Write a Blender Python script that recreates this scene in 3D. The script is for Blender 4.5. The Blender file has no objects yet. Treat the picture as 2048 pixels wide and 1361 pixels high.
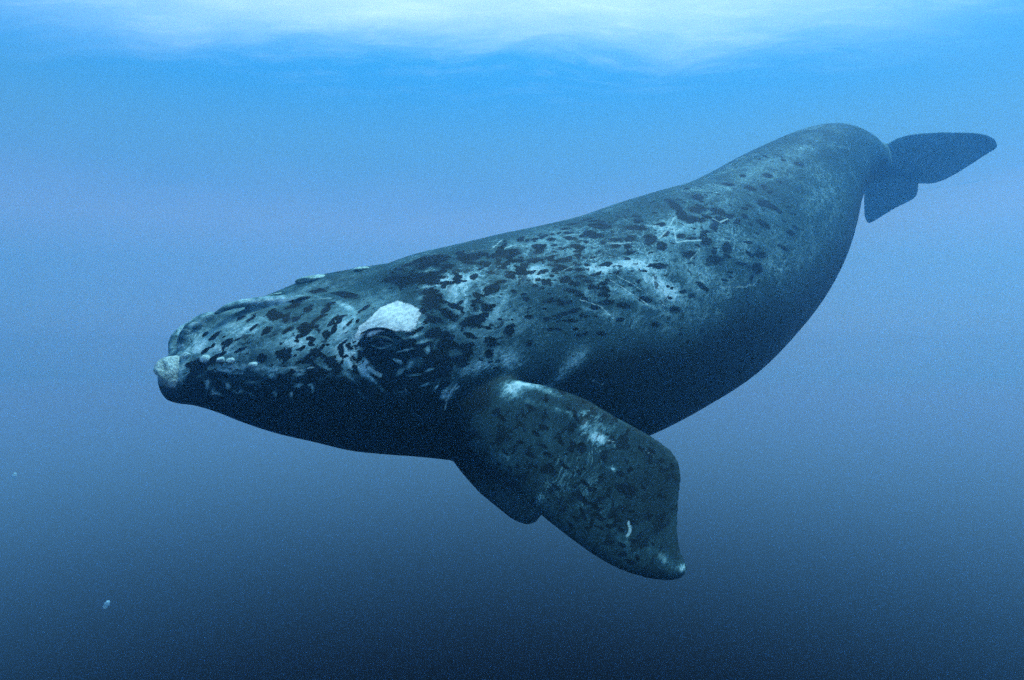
import bpy, bmesh, math, random
import numpy as np
from mathutils import Vector

random.seed(4)
rng = np.random.default_rng(11)
sc = bpy.context.scene
COL = sc.collection

# ------------------------------------------------------------------ camera
cam_d = bpy.data.cameras.new("camera")
cam_d.sensor_width = 36.0
cam_d.lens = 36.0 * 1330.0 / 2048.0
cam_d.clip_start = 0.05
cam_d.clip_end = 2000.0
cam = bpy.data.objects.new("camera", cam_d)
cam.location = (0, 0, -7.0)                      # seven metres under the surface
cam.rotation_euler = (math.radians(90), 0, 0)
COL.objects.link(cam)
sc.camera = cam

# ------------------------------------------------------------------ world: the open water beyond, daylight above
SUN_EL, SUN_AZ = math.radians(68), math.radians(75)   # azimuth clockwise from +Y
world = bpy.data.worlds.new("World")
sc.world = world
world.use_nodes = True
nt = world.node_tree
for n in list(nt.nodes):
    nt.nodes.remove(n)
wo = nt.nodes.new("ShaderNodeOutputWorld")
bg_sky = nt.nodes.new("ShaderNodeBackground")
bg_sea = nt.nodes.new("ShaderNodeBackground")
add = nt.nodes.new("ShaderNodeAddShader")
sky = nt.nodes.new("ShaderNodeTexSky")
sky.sky_type = 'NISHITA'
sky.sun_disc = False
sky.sun_elevation = SUN_EL
sky.sun_rotation = SUN_AZ
nt.links.new(sky.outputs[0], bg_sky.inputs[0])
bg_sky.inputs[1].default_value = 0.05
tc = nt.nodes.new("ShaderNodeTexCoord")
sep = nt.nodes.new("ShaderNodeSeparateXYZ")
mr = nt.nodes.new("ShaderNodeMapRange")
mr.inputs[1].default_value = -1.0
mr.inputs[2].default_value = 1.0
ramp = nt.nodes.new("ShaderNodeValToRGB")
ramp.color_ramp.interpolation = 'B_SPLINE'
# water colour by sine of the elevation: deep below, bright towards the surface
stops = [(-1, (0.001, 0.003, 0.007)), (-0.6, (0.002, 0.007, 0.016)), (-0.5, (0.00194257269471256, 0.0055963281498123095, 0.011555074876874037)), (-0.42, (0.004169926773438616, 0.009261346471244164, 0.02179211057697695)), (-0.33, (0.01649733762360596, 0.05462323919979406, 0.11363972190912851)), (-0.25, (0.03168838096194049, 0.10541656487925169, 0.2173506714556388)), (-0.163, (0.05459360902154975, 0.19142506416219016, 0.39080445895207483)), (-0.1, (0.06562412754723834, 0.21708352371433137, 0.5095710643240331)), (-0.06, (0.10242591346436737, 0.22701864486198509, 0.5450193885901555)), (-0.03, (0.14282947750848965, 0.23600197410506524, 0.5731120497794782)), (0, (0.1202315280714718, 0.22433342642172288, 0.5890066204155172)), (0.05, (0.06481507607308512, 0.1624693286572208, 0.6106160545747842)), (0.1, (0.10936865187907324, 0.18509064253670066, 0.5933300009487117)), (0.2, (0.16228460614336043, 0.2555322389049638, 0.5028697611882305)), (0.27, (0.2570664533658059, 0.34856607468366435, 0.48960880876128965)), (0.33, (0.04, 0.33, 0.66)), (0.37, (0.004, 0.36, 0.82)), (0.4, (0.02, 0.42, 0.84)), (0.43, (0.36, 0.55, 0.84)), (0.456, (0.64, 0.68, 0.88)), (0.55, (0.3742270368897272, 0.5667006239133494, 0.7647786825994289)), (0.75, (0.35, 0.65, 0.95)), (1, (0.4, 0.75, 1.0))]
el = ramp.color_ramp.elements
while len(el) > 1:
    el.remove(el[0])
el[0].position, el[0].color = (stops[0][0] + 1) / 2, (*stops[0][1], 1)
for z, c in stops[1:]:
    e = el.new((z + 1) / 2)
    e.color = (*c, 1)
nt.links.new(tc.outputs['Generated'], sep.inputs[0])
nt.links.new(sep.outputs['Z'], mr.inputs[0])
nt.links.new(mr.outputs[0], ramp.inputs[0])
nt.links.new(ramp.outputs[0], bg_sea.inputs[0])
bg_sea.inputs[1].default_value = 1.0
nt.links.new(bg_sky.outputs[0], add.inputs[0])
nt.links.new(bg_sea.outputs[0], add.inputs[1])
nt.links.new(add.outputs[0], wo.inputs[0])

sun_d = bpy.data.lights.new("sun", 'SUN')
sun_d.energy = 5.0
sun_d.angle = math.radians(12)
sun_d.color = (1.0, 0.97, 0.92)
sun = bpy.data.objects.new("sun", sun_d)
to_sun = Vector((math.sin(SUN_AZ) * math.cos(SUN_EL), math.cos(SUN_AZ) * math.cos(SUN_EL), math.sin(SUN_EL)))
sun.rotation_euler = to_sun.to_track_quat('Z', 'Y').to_euler()
sun.location = (0, 0, 30)
COL.objects.link(sun)

sc.view_settings.view_transform = 'Standard'
sc.view_settings.look = 'None'
sc.view_settings.exposure = 0.0
sc.view_settings.gamma = 1.0
sc.view_settings.use_curve_mapping = False
sc.cycles.use_denoising = False
sc.cycles.sample_clamp_indirect = 1.5
sc.cycles.sample_clamp_direct = 8.0
sc.cycles.adaptive_threshold = 0.05
sc.cycles.adaptive_min_samples = 20
sc.cycles.volume_bounces = 2
sc.cycles.max_bounces = 8
sc.cycles.transparent_max_bounces = 8

# ------------------------------------------------------------------ helpers
def link_mesh(name, me, mat=None, parent=None):
    o = bpy.data.objects.new(name, me)
    COL.objects.link(o)
    if mat:
        me.materials.append(mat)
    if parent:
        o.parent = parent
    return o

def mesh_from(name, vs, fs, smooth=True):
    me = bpy.data.meshes.new(name)
    me.from_pydata([tuple(v) for v in vs], [], [tuple(f) for f in fs])
    me.update()
    if smooth:
        me.polygons.foreach_set('use_smooth', [True] * len(me.polygons))
    return me

class N:
    """small helper for node materials"""
    def __init__(s, name):
        s.m = bpy.data.materials.new(name)
        s.m.use_nodes = True
        s.t = s.m.node_tree
        for n in list(s.t.nodes):
            s.t.nodes.remove(n)
        s.out = s.t.nodes.new("ShaderNodeOutputMaterial")
    def n(s, kind, **kw):
        n = s.t.nodes.new(kind)
        for k, v in kw.items():
            setattr(n, k, v)
        return n
    def put(s, inp, v):
        if isinstance(v, bpy.types.NodeSocket):
            s.t.links.new(v, inp)
        else:
            inp.default_value = v
    def math(s, op, a, b=0.0, c=0.0, clamp=False):
        n = s.n("ShaderNodeMath", operation=op, use_clamp=clamp)
        s.put(n.inputs[0], a); s.put(n.inputs[1], b); s.put(n.inputs[2], c)
        return n.outputs[0]
    def step(s, v, a, b, lo=0.0, hi=1.0):
        n = s.n("ShaderNodeMapRange", interpolation_type='SMOOTHSTEP')
        s.put(n.inputs[0], v); s.put(n.inputs[1], a); s.put(n.inputs[2], b)
        s.put(n.inputs[3], lo); s.put(n.inputs[4], hi)
        return n.outputs[0]
    def mix(s, f, a, b):
        n = s.n("ShaderNodeMix", data_type='RGBA')
        s.put(n.inputs[0], f); s.put(n.inputs[6], a); s.put(n.inputs[7], b)
        return n.outputs[2]
    def noise(s, scale, detail=4.0, rough=0.55, vec=None, dist=0.0):
        n = s.n("ShaderNodeTexNoise")
        s.put(n.inputs['Scale'], scale); s.put(n.inputs['Detail'], detail)
        s.put(n.inputs['Roughness'], rough); s.put(n.inputs['Distortion'], dist)
        if vec is not None:
            s.put(n.inputs['Vector'], vec)
        return n.outputs[0]

# ------------------------------------------------------------------ the water surface seen from below
def water_surface():
    nx = ny = 420
    xs = np.concatenate([-46 - 900 * np.linspace(1, 0, 50, endpoint=False) ** 3, np.linspace(-46, 46, nx - 100, endpoint=False), 46 + 900 * np.linspace(0, 1, 50) ** 3])
    ys = np.concatenate([np.linspace(-60, -4, 40, endpoint=False), np.linspace(-4, 56, ny - 90, endpoint=False), 56 + 900 * np.linspace(0, 1, 50) ** 3])
    X, Y = np.meshgrid(xs, ys, indexing='ij')
    Z = np.zeros_like(X)
    for k in range(26):
        lam = 1.1 * 1.17 ** k if k < 16 else rng.uniform(1.0, 6.0)
        a = rng.normal(0.5, 0.6)
        ph = rng.uniform(0, 6.28)
        amp = 0.006 * lam ** 0.9
        Z += amp * np.sin((X * math.cos(a) + Y * math.sin(a)) * 2 * math.pi / lam + ph)
    V = np.stack([X, Y, Z], -1).reshape(-1, 3)
    ni, nj = X.shape
    I, J = np.meshgrid(np.arange(ni - 1), np.arange(nj - 1), indexing='ij')
    a = (I * nj + J).ravel(); b = a + nj
    F = np.stack([a, a + 1, b + 1, b], -1)      # normals face down, into the water
    me = mesh_from("water_surface", V, F)
    m = N("water_surface")
    geo = m.n("ShaderNodeNewGeometry")
    mp = m.n("ShaderNodeMapping")
    mp.inputs['Scale'].default_value = (0.35, 1.0, 1.0)
    m.put(mp.inputs['Vector'], geo.outputs['Position'])
    foam = m.step(m.noise(1.3, 7, 0.72, mp.outputs[0], 0.15), 0.45, 0.72)
    tr = m.n("ShaderNodeBsdfTransparent")
    tl = m.n("ShaderNodeBsdfTranslucent")
    m.put(tl.inputs[0], (.86,.90,1,1))
    mixs = m.n("ShaderNodeMixShader")
    # foam is faded out with distance so the sheet's far edge stays hidden
    ln = m.n("ShaderNodeVectorMath", operation='LENGTH')
    m.put(ln.inputs[0], geo.outputs['Position'])
    foam_fade = m.step(ln.outputs['Value'], 11, 22, 1.0, 0.0)
    # white glow painted into the surface as a paler band ahead of the camera
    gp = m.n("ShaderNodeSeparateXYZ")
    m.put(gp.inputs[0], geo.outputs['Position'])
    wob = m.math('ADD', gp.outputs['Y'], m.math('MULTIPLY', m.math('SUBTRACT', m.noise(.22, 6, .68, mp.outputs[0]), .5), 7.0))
    glow_band = m.math('MULTIPLY', m.step(wob, 11.5, 13.0), m.step(wob, 13.4, 17.4, 1.0, 0.0))
    glow_band = m.math('MULTIPLY', glow_band, m.step(m.math('ABSOLUTE', m.math('ADD', gp.outputs['X'], .5)), 2.0, 14.5, 0.28, 0.0))
    m.put(mixs.inputs[0], m.math('ADD', glow_band, m.math('MULTIPLY', foam_fade, m.math('ADD', m.math('MULTIPLY', foam, 0.13), 0.0))))
    m.put(tr.inputs[0], m.mix(m.step(ln.outputs['Value'], 24.0, 44.0, 1.0, 0.0), (1, 1, 1, 1), (.41,.80,.96,1)))  # blue tint also faded to clear with distance, hiding a step at the horizon
    m.t.links.new(tr.outputs[0], mixs.inputs[1])
    m.t.links.new(tl.outputs[0], mixs.inputs[2])
    m.t.links.new(mixs.outputs[0], m.out.inputs[0])
    o = link_mesh("water_surface", me, m.m)
    o['kind'] = 'structure'
    o['label'] = 'bright rippled water surface seen from below along the top'
water_surface()

# ------------------------------------------------------------------ the murk of the sea water
def haze():
    x0, x1, y0, y1, z0, z1 = (-60, 60, -20, 60, -10.2, 0.6)
    vs = [(x, y, z) for x in (x0, x1) for y in (y0, y1) for z in (z0, z1)]
    fs = [(0, 1, 3, 2), (4, 6, 7, 5), (0, 4, 5, 1), (2, 3, 7, 6), (0, 2, 6, 4), (1, 5, 7, 3)]
    me = mesh_from("haze", vs, fs, False)
    m = N("sea_haze")
    pv = m.n("ShaderNodeVolumePrincipled")
    m.put(pv.inputs['Color'], (.18,.42,.72,1))
    m.put(pv.inputs['Absorption Color'], (.3,.65,.9,1))
    m.put(pv.inputs['Density'], 0.038)
    m.put(pv.inputs['Anisotropy'], 0.8)
    m.t.links.new(pv.outputs[0], m.out.inputs['Volume'])
    o = link_mesh("haze", me, m.m)
    o['kind'] = 'stuff'
    o['label'] = 'blue murk of the open sea water'
haze()

# ------------------------------------------------------------------ the right whale
# centre line x, y, z, half height, half width (metres), snout to tail stock
SPINE = np.array([
(-2.471,4.682,-7.25,0.083,0.075),
(-2.443,4.71,-7.26,0.149,0.142),
(-2.392,4.762,-7.242,0.208,0.198),
(-2.31,4.845,-7.182,0.293,0.241),
(-2.2,4.955,-7.158,0.376,0.316),
(-2.067,5.09,-7.176,0.454,0.4),
(-1.874,5.285,-7.215,0.535,0.482),
(-1.648,5.513,-7.24,0.617,0.567),
(-1.421,5.743,-7.242,0.711,0.654),
(-1.181,5.985,-7.189,0.835,0.793),
(-0.917,6.252,-7.153,0.945,0.917),
(-0.555,6.618,-7.142,1.074,1.053),
(-0.048,7.129,-7.126,1.254,1.229),
(0.466,7.649,-7.043,1.348,1.321),
(1.115,8.304,-6.869,1.424,1.395),
(1.82,9.017,-6.603,1.494,1.449),
(2.533,9.737,-6.312,1.529,1.468),
(3.3,10.512,-5.929,1.495,1.406),
(4.024,11.244,-5.47,1.463,1.346),
(4.75,11.978,-4.911,1.381,1.243),
(5.4,12.634,-4.378,1.244,1.07),
(6.088,13.329,-3.808,1.066,0.853),
(6.753,14,-3.342,0.903,0.686),
(7.465,14.72,-2.982,0.758,0.546),
(8.217,15.48,-2.74,0.588,0.412),
(9.103,16.563,-2.523,0.489,0.303),
(9.77,17.12,-2.424,0.432,0.181),
(10.07,17.061,-2.517,0.278,0.061),
(10.254,16.983,-2.639,0.143,0.014)])

def pchip(t, T, Y):
    """shape preserving cubic through the stations"""
    h = np.diff(T); d = np.diff(Y, axis=0) / h[:, None]
    m = np.zeros_like(Y)
    for c in range(Y.shape[1]):
        for i in range(1, len(T) - 1):
            m[i, c] = (h[i] * d[i - 1, c] + h[i - 1] * d[i, c]) / (h[i] + h[i - 1])
    m[0], m[-1] = d[0], d[-1]
    i = np.clip(np.searchsorted(T, t) - 1, 0, len(T) - 2)
    u = (t - T[i]) / h[i]; u = u[:, None]; H = h[i][:, None]
    return (Y[i] * (1 + 2 * u) * (1 - u) ** 2 + m[i] * H * u * (1 - u) ** 2
            + Y[i + 1] * u * u * (3 - 2 * u) + m[i + 1] * H * u * u * (u - 1))

seg = np.linalg.norm(np.diff(SPINE[:, :3], axis=0), axis=1)
TS = np.concatenate([[0], np.cumsum(seg)])
NS, NA = 260, 96
tt = np.linspace(0, TS[-1], NS) 
tt[:24] = tt[24] * (np.linspace(0, 1, 25)[:24] ** 1.4)
ST = pchip(tt, TS, SPINE)
CEN = ST[:, :3]
# the frame is smoothed so that ring planes turn evenly
TAN = np.gradient(CEN, axis=0)
TAN /= np.linalg.norm(TAN, axis=1)[:, None]
k = np.ones(31) / 31
TAN = np.stack([np.convolve(np.pad(TAN[:, c], 15, 'edge'), k, 'valid') for c in range(3)], 1)
TAN /= np.linalg.norm(TAN, axis=1)[:, None]
UP0 = np.array([0, 0, 1.0])
SIDE = np.cross(TAN, UP0); SIDE /= np.linalg.norm(SIDE, axis=1)[:, None]
UPV = np.cross(SIDE, TAN)
ROLL = math.radians(12)
S2 = SIDE * math.cos(ROLL) + UPV * math.sin(ROLL)
U2 = UPV * math.cos(ROLL) - SIDE * math.sin(ROLL)

def loft_rings(rings, cap0, cap1):
    n, m = rings.shape[:2]
    vs = list(rings.reshape(-1, 3)) + [cap0, cap1]
    fs = []
    for i in range(n - 1):
        for j in range(m):
            fs.append((i * m + j, i * m + (j + 1) % m, (i + 1) * m + (j + 1) % m, (i + 1) * m + j))
    a, b = n * m, n * m + 1
    for j in range(m):
        fs.append((a, (j + 1) % m, j))
        fs.append((b, (n - 1) * m + j, (n - 1) * m + (j + 1) % m))
    return vs, fs

def tube(pts, m=14):
    pts = np.array(pts)
    t = np.linspace(0, 1, len(pts)); tf = np.linspace(0, 1, len(pts) * 5)
    q = pchip(tf, t, pts)
    T = np.gradient(q[:, :3], axis=0); T /= np.linalg.norm(T, axis=1)[:, None]
    A = np.cross(T, UP0); A /= np.linalg.norm(A, axis=1)[:, None]; B = np.cross(A, T)
    an = np.linspace(0, 2 * np.pi, m, endpoint=False)
    R = q[:, None, :3] + q[:, None, 3:4] * (A[:, None] * np.cos(an)[None, :, None] + B[:, None] * np.sin(an)[None, :, None])
    return loft_rings(R, q[0, :3] - T[0] * q[0, 3] * .7, q[-1, :3] + T[-1] * q[-1, 3] * .7)

def fin(rows, m=40):
    rows = np.array(rows)
    t = np.linspace(0, 1, len(rows)); q = pchip(np.linspace(0, 1, len(rows) * 7), t, rows)
    L, R, th = q[:, :3], q[:, 3:6], q[:, 6]
    C = (L + R) / 2; H = (R - L) / 2
    D = np.gradient(C, axis=0)
    D /= np.linalg.norm(D, axis=1)[:, None]
    Nn = np.cross(D, H); Nn /= np.linalg.norm(Nn, axis=1)[:, None]
    Nn = np.stack([np.convolve(np.pad(Nn[:, c], 7, 'edge'), np.ones(15) / 15, 'valid') for c in range(3)], 1)
    an = np.linspace(0, 2 * np.pi, m, endpoint=False)
    ca, sa = np.cos(an), np.sin(an)
    # rounded leading edge, thin trailing edge
    prof = sa * (0.62 - 0.24 * ca)
    prof = np.sign(prof) * np.abs(prof) ** 0.8
    rings = C[:, None] + ca[None, :, None] * H[:, None] + (prof[None, :] * (th[:, None] / 2 * 1.25))[..., None] * Nn[:, None]
    return loft_rings(rings, C[0], C[-1])

def mirror(P, idx=None):
    """reflect points in the whale's own plane of symmetry"""
    P = np.atleast_2d(P)
    out = P.copy()
    for i, p in enumerate(P):
        k = int(np.argmin(((CEN - p[:3]) ** 2).sum(1)))
        s = S2[k]
        out[i, :3] = p[:3] - 2 * s * np.dot(p[:3] - CEN[k], s)
    return out

parts = []
an = np.linspace(0, 2 * np.pi, NA, endpoint=False)
ca, sa = np.cos(an), np.sin(an)
ex = np.interp(tt, [0, 1.0, 3.5, 6, 12, TS[-1]], [2.0, 2.15, 2.15, 2.05, 2.0, 2.0])
sup = (np.abs(ca)[None] ** ex[:, None] + np.abs(sa)[None] ** ex[:, None]) ** (-1 / ex[:, None])
RING = (CEN[:, None] + (ca[None] * sup * ST[:, 4:5])[..., None] * S2[:, None]
        + (sa[None] * sup * ST[:, 3:4])[..., None] * U2[:, None])
parts.append(loft_rings(RING, CEN[0] - TAN[0] * .02, CEN[-1] + TAN[-1] * .05))
FLIPPER_L = np.array([
(-0.771,5.89,-7.529,-0.291,6.041,-7.089,0.255),
(-0.594,5.726,-7.678,-0.105,5.832,-7.296,0.391),
(-0.451,5.602,-7.786,0.12,5.713,-7.359,0.391),
(-0.303,5.449,-7.932,0.362,5.596,-7.41,0.306),
(-0.172,5.332,-8.036,0.592,5.47,-7.479,0.255),
(0.019,5.186,-8.152,0.793,5.324,-7.59,0.212),
(0.2,5.018,-8.304,0.98,5.195,-7.685,0.187),
(0.353,4.896,-8.404,1.138,5.077,-7.777,0.162),
(0.517,4.774,-8.499,1.229,4.983,-7.867,0.145),
(0.671,4.671,-8.572,1.247,4.894,-7.984,0.128),
(0.809,4.597,-8.612,1.209,4.8,-8.135,0.111),
(0.942,4.54,-8.63,1.174,4.703,-8.289,0.102),
(1.053,4.503,-8.63,1.164,4.609,-8.426,0.085),
(1.128,4.49,-8.612,1.186,4.544,-8.508,0.068),
(1.166,4.493,-8.59,1.194,4.511,-8.552,0.043)])
FLIPPER_R = np.array([
(-0.809,6.562,-7.491,-0.132,7.296,-7.546,0.34),
(-0.685,6.55,-7.835,0.088,7.346,-7.991,0.306),
(-0.59,6.536,-8.108,0.199,7.36,-8.242,0.255),
(-0.536,6.541,-8.232,0.266,7.361,-8.409,0.221),
(-0.345,6.642,-8.491,0.338,7.368,-8.576,0.187),
(-0.232,6.714,-8.613,0.376,7.363,-8.686,0.17),
(-0.122,6.788,-8.723,0.398,7.345,-8.781,0.145),
(0.005,6.876,-8.848,0.372,7.277,-8.869,0.119),
(0.121,6.97,-8.926,0.302,7.182,-8.909,0.085),
(0.201,7.049,-8.953,0.268,7.128,-8.943,0.043)])
FLUKE_N = np.array([
(9.504,16.944,-2.025,10.272,17.606,-2.956,0.221),
(9.59,16.652,-1.973,10.477,17.203,-2.958,0.204),
(9.728,16.357,-1.964,10.678,16.947,-3.018,0.17),
(9.92,16.07,-2.004,10.812,16.643,-3.002,0.145),
(10.151,15.773,-2.072,10.902,16.273,-2.92,0.128),
(10.387,15.504,-2.156,10.974,15.865,-2.807,0.102),
(10.607,15.268,-2.242,11.031,15.509,-2.703,0.085),
(10.783,15.128,-2.331,11.074,15.278,-2.641,0.068),
(10.949,15.075,-2.449,11.079,15.16,-2.595,0.043)])
FLUKE_F = np.array([
(9.656,16.766,-2.077,10.484,17.74,-3.192,0.221),
(9.609,17.365,-2.293,10.464,17.181,-2.937,0.221),
(9.592,17.768,-2.451,10.593,17.351,-3.119,0.204),
(9.645,18.143,-2.655,10.638,17.598,-3.262,0.153),
(9.806,18.525,-2.954,10.51,18.13,-3.381,0.119),
(9.977,18.849,-3.237,10.414,18.617,-3.508,0.093),
(10.113,19.078,-3.45,10.359,18.925,-3.592,0.06),
(10.241,19.184,-3.603,10.305,19.142,-3.639,0.043)])
RIM1 = np.array([
(-2.354,4.716,-7.069,0.024),
(-2.347,4.723,-6.998,0.032),
(-2.316,4.754,-6.92,0.036),
(-2.266,4.806,-6.857,0.036),
(-2.209,4.865,-6.819,0.032),
(-2.164,4.911,-6.802,0.016)])
RIM2 = np.array([
(-2.128,4.749,-6.82,0.016),
(-2.074,4.807,-6.771,0.028),
(-2.009,4.876,-6.738,0.034),
(-1.908,4.985,-6.71,0.036),
(-1.785,5.116,-6.687,0.036),
(-1.64,5.269,-6.669,0.034),
(-1.518,5.398,-6.677,0.032),
(-1.39,5.534,-6.707,0.028),
(-1.309,5.618,-6.761,0.024),
(-1.262,5.669,-6.849,0.016)])
ROSTRUM = np.array([
(-2.252,5.042,-6.93,0.096),
(-2.117,5.175,-6.842,0.12),
(-1.945,5.345,-6.753,0.116),
(-1.793,5.494,-6.696,0.152),
(-1.632,5.653,-6.628,0.176),
(-1.427,5.856,-6.579,0.2),
(-1.206,6.075,-6.527,0.216),
(-0.927,6.352,-6.458,0.224)])
for r in (FLIPPER_L, FLIPPER_R, FLUKE_N, FLUKE_F):
    parts.append(fin(r))
for r in (RIM1, RIM2):
    parts.append(tube(r))
    parts.append(tube(mirror(r)))
parts.append(tube(ROSTRUM, 24))

vs, fs = [], []
for v, f in parts:
    b = len(vs)
    vs += list(v)
    fs += [tuple(i + b for i in q) for q in f]
raw = mesh_from("raw", vs, fs)
ro = bpy.data.objects.new("raw", raw)
COL.objects.link(ro)
md = ro.modifiers.new("r", 'REMESH')
md.mode = 'VOXEL'
md.voxel_size = 0.0165
md.adaptivity = 0.0
sm = ro.modifiers.new("s", 'SMOOTH')
sm.factor = 0.5
sm.iterations = 8
dg = bpy.context.evaluated_depsgraph_get()
skin_me = bpy.data.meshes.new_from_object(ro.evaluated_get(dg))
skin_me.name = "body"
bpy.data.objects.remove(ro)
bpy.data.meshes.remove(raw)
skin_me.materials.clear()

def arrays(me):
    n = len(me.vertices)
    co = np.empty(n * 3); me.vertices.foreach_get('co', co)
    no = np.empty(n * 3); me.vertices.foreach_get('normal', no)
    return co.reshape(-1, 3), no.reshape(-1, 3)

CO, NO = arrays(skin_me)
# fair the joints: fluke root, flipper shoulder (x, y, z, radius, passes)
ED = np.empty(len(skin_me.edges) * 2, dtype=np.int64)
skin_me.edges.foreach_get('vertices', ED)
ED = ED.reshape(-1, 2)
for jx, jy, jz, jr, jn in [
(9.715,17.274,-2.344,0.75,70),
(-0.523,5.85,-7.526,0.36,40),
(0.069,5.75,-7.396,0.22,18)]:
    dist = np.linalg.norm(CO - np.array([jx, jy, jz]), axis=1)
    idx = np.nonzero(dist < jr)[0]
    lut_ = np.full(len(CO), -1); lut_[idx] = np.arange(len(idx))
    e = lut_[ED]; e = e[(e >= 0).all(1)]
    e = np.concatenate([e, e[:, ::-1]])
    cnt = np.maximum(np.bincount(e[:, 0], minlength=len(idx)), 1)
    w = np.clip((1 - dist[idx] / jr) * 2.2, 0, 1)[:, None] * .6
    Q = CO[idx].copy()
    for _ in range(int(jn)):
        avg = np.stack([np.bincount(e[:, 0], Q[e[:, 1], c], len(idx)) for c in range(3)], 1) / cnt[:, None]
        Q += (avg - Q) * w
    CO[idx] = Q
skin_me.vertices.foreach_set('co', CO.ravel())
skin_me.update()
CO, NO = arrays(skin_me)
# local swellings: brow over the eye, shoulder
BUMPS = [
(-0.994,5.332,-6.934,0.27,0.12),
(-1.041,5.282,-7.006,0.105,0.03),
(-1.304,5.193,-6.881,0.18,0.015),
(0.503,5.313,-7.617,0.13,0.015)]
for bx, by, bz, br, bh in BUMPS:
    q = ((CO - np.array([bx, by, bz])) ** 2).sum(1) / br ** 2
    CO += NO * (bh * np.exp(-q * 1.6))[:, None]

skin_me.vertices.foreach_set('co', CO.ravel())
skin_me.update()
CO, NO = arrays(skin_me)
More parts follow.
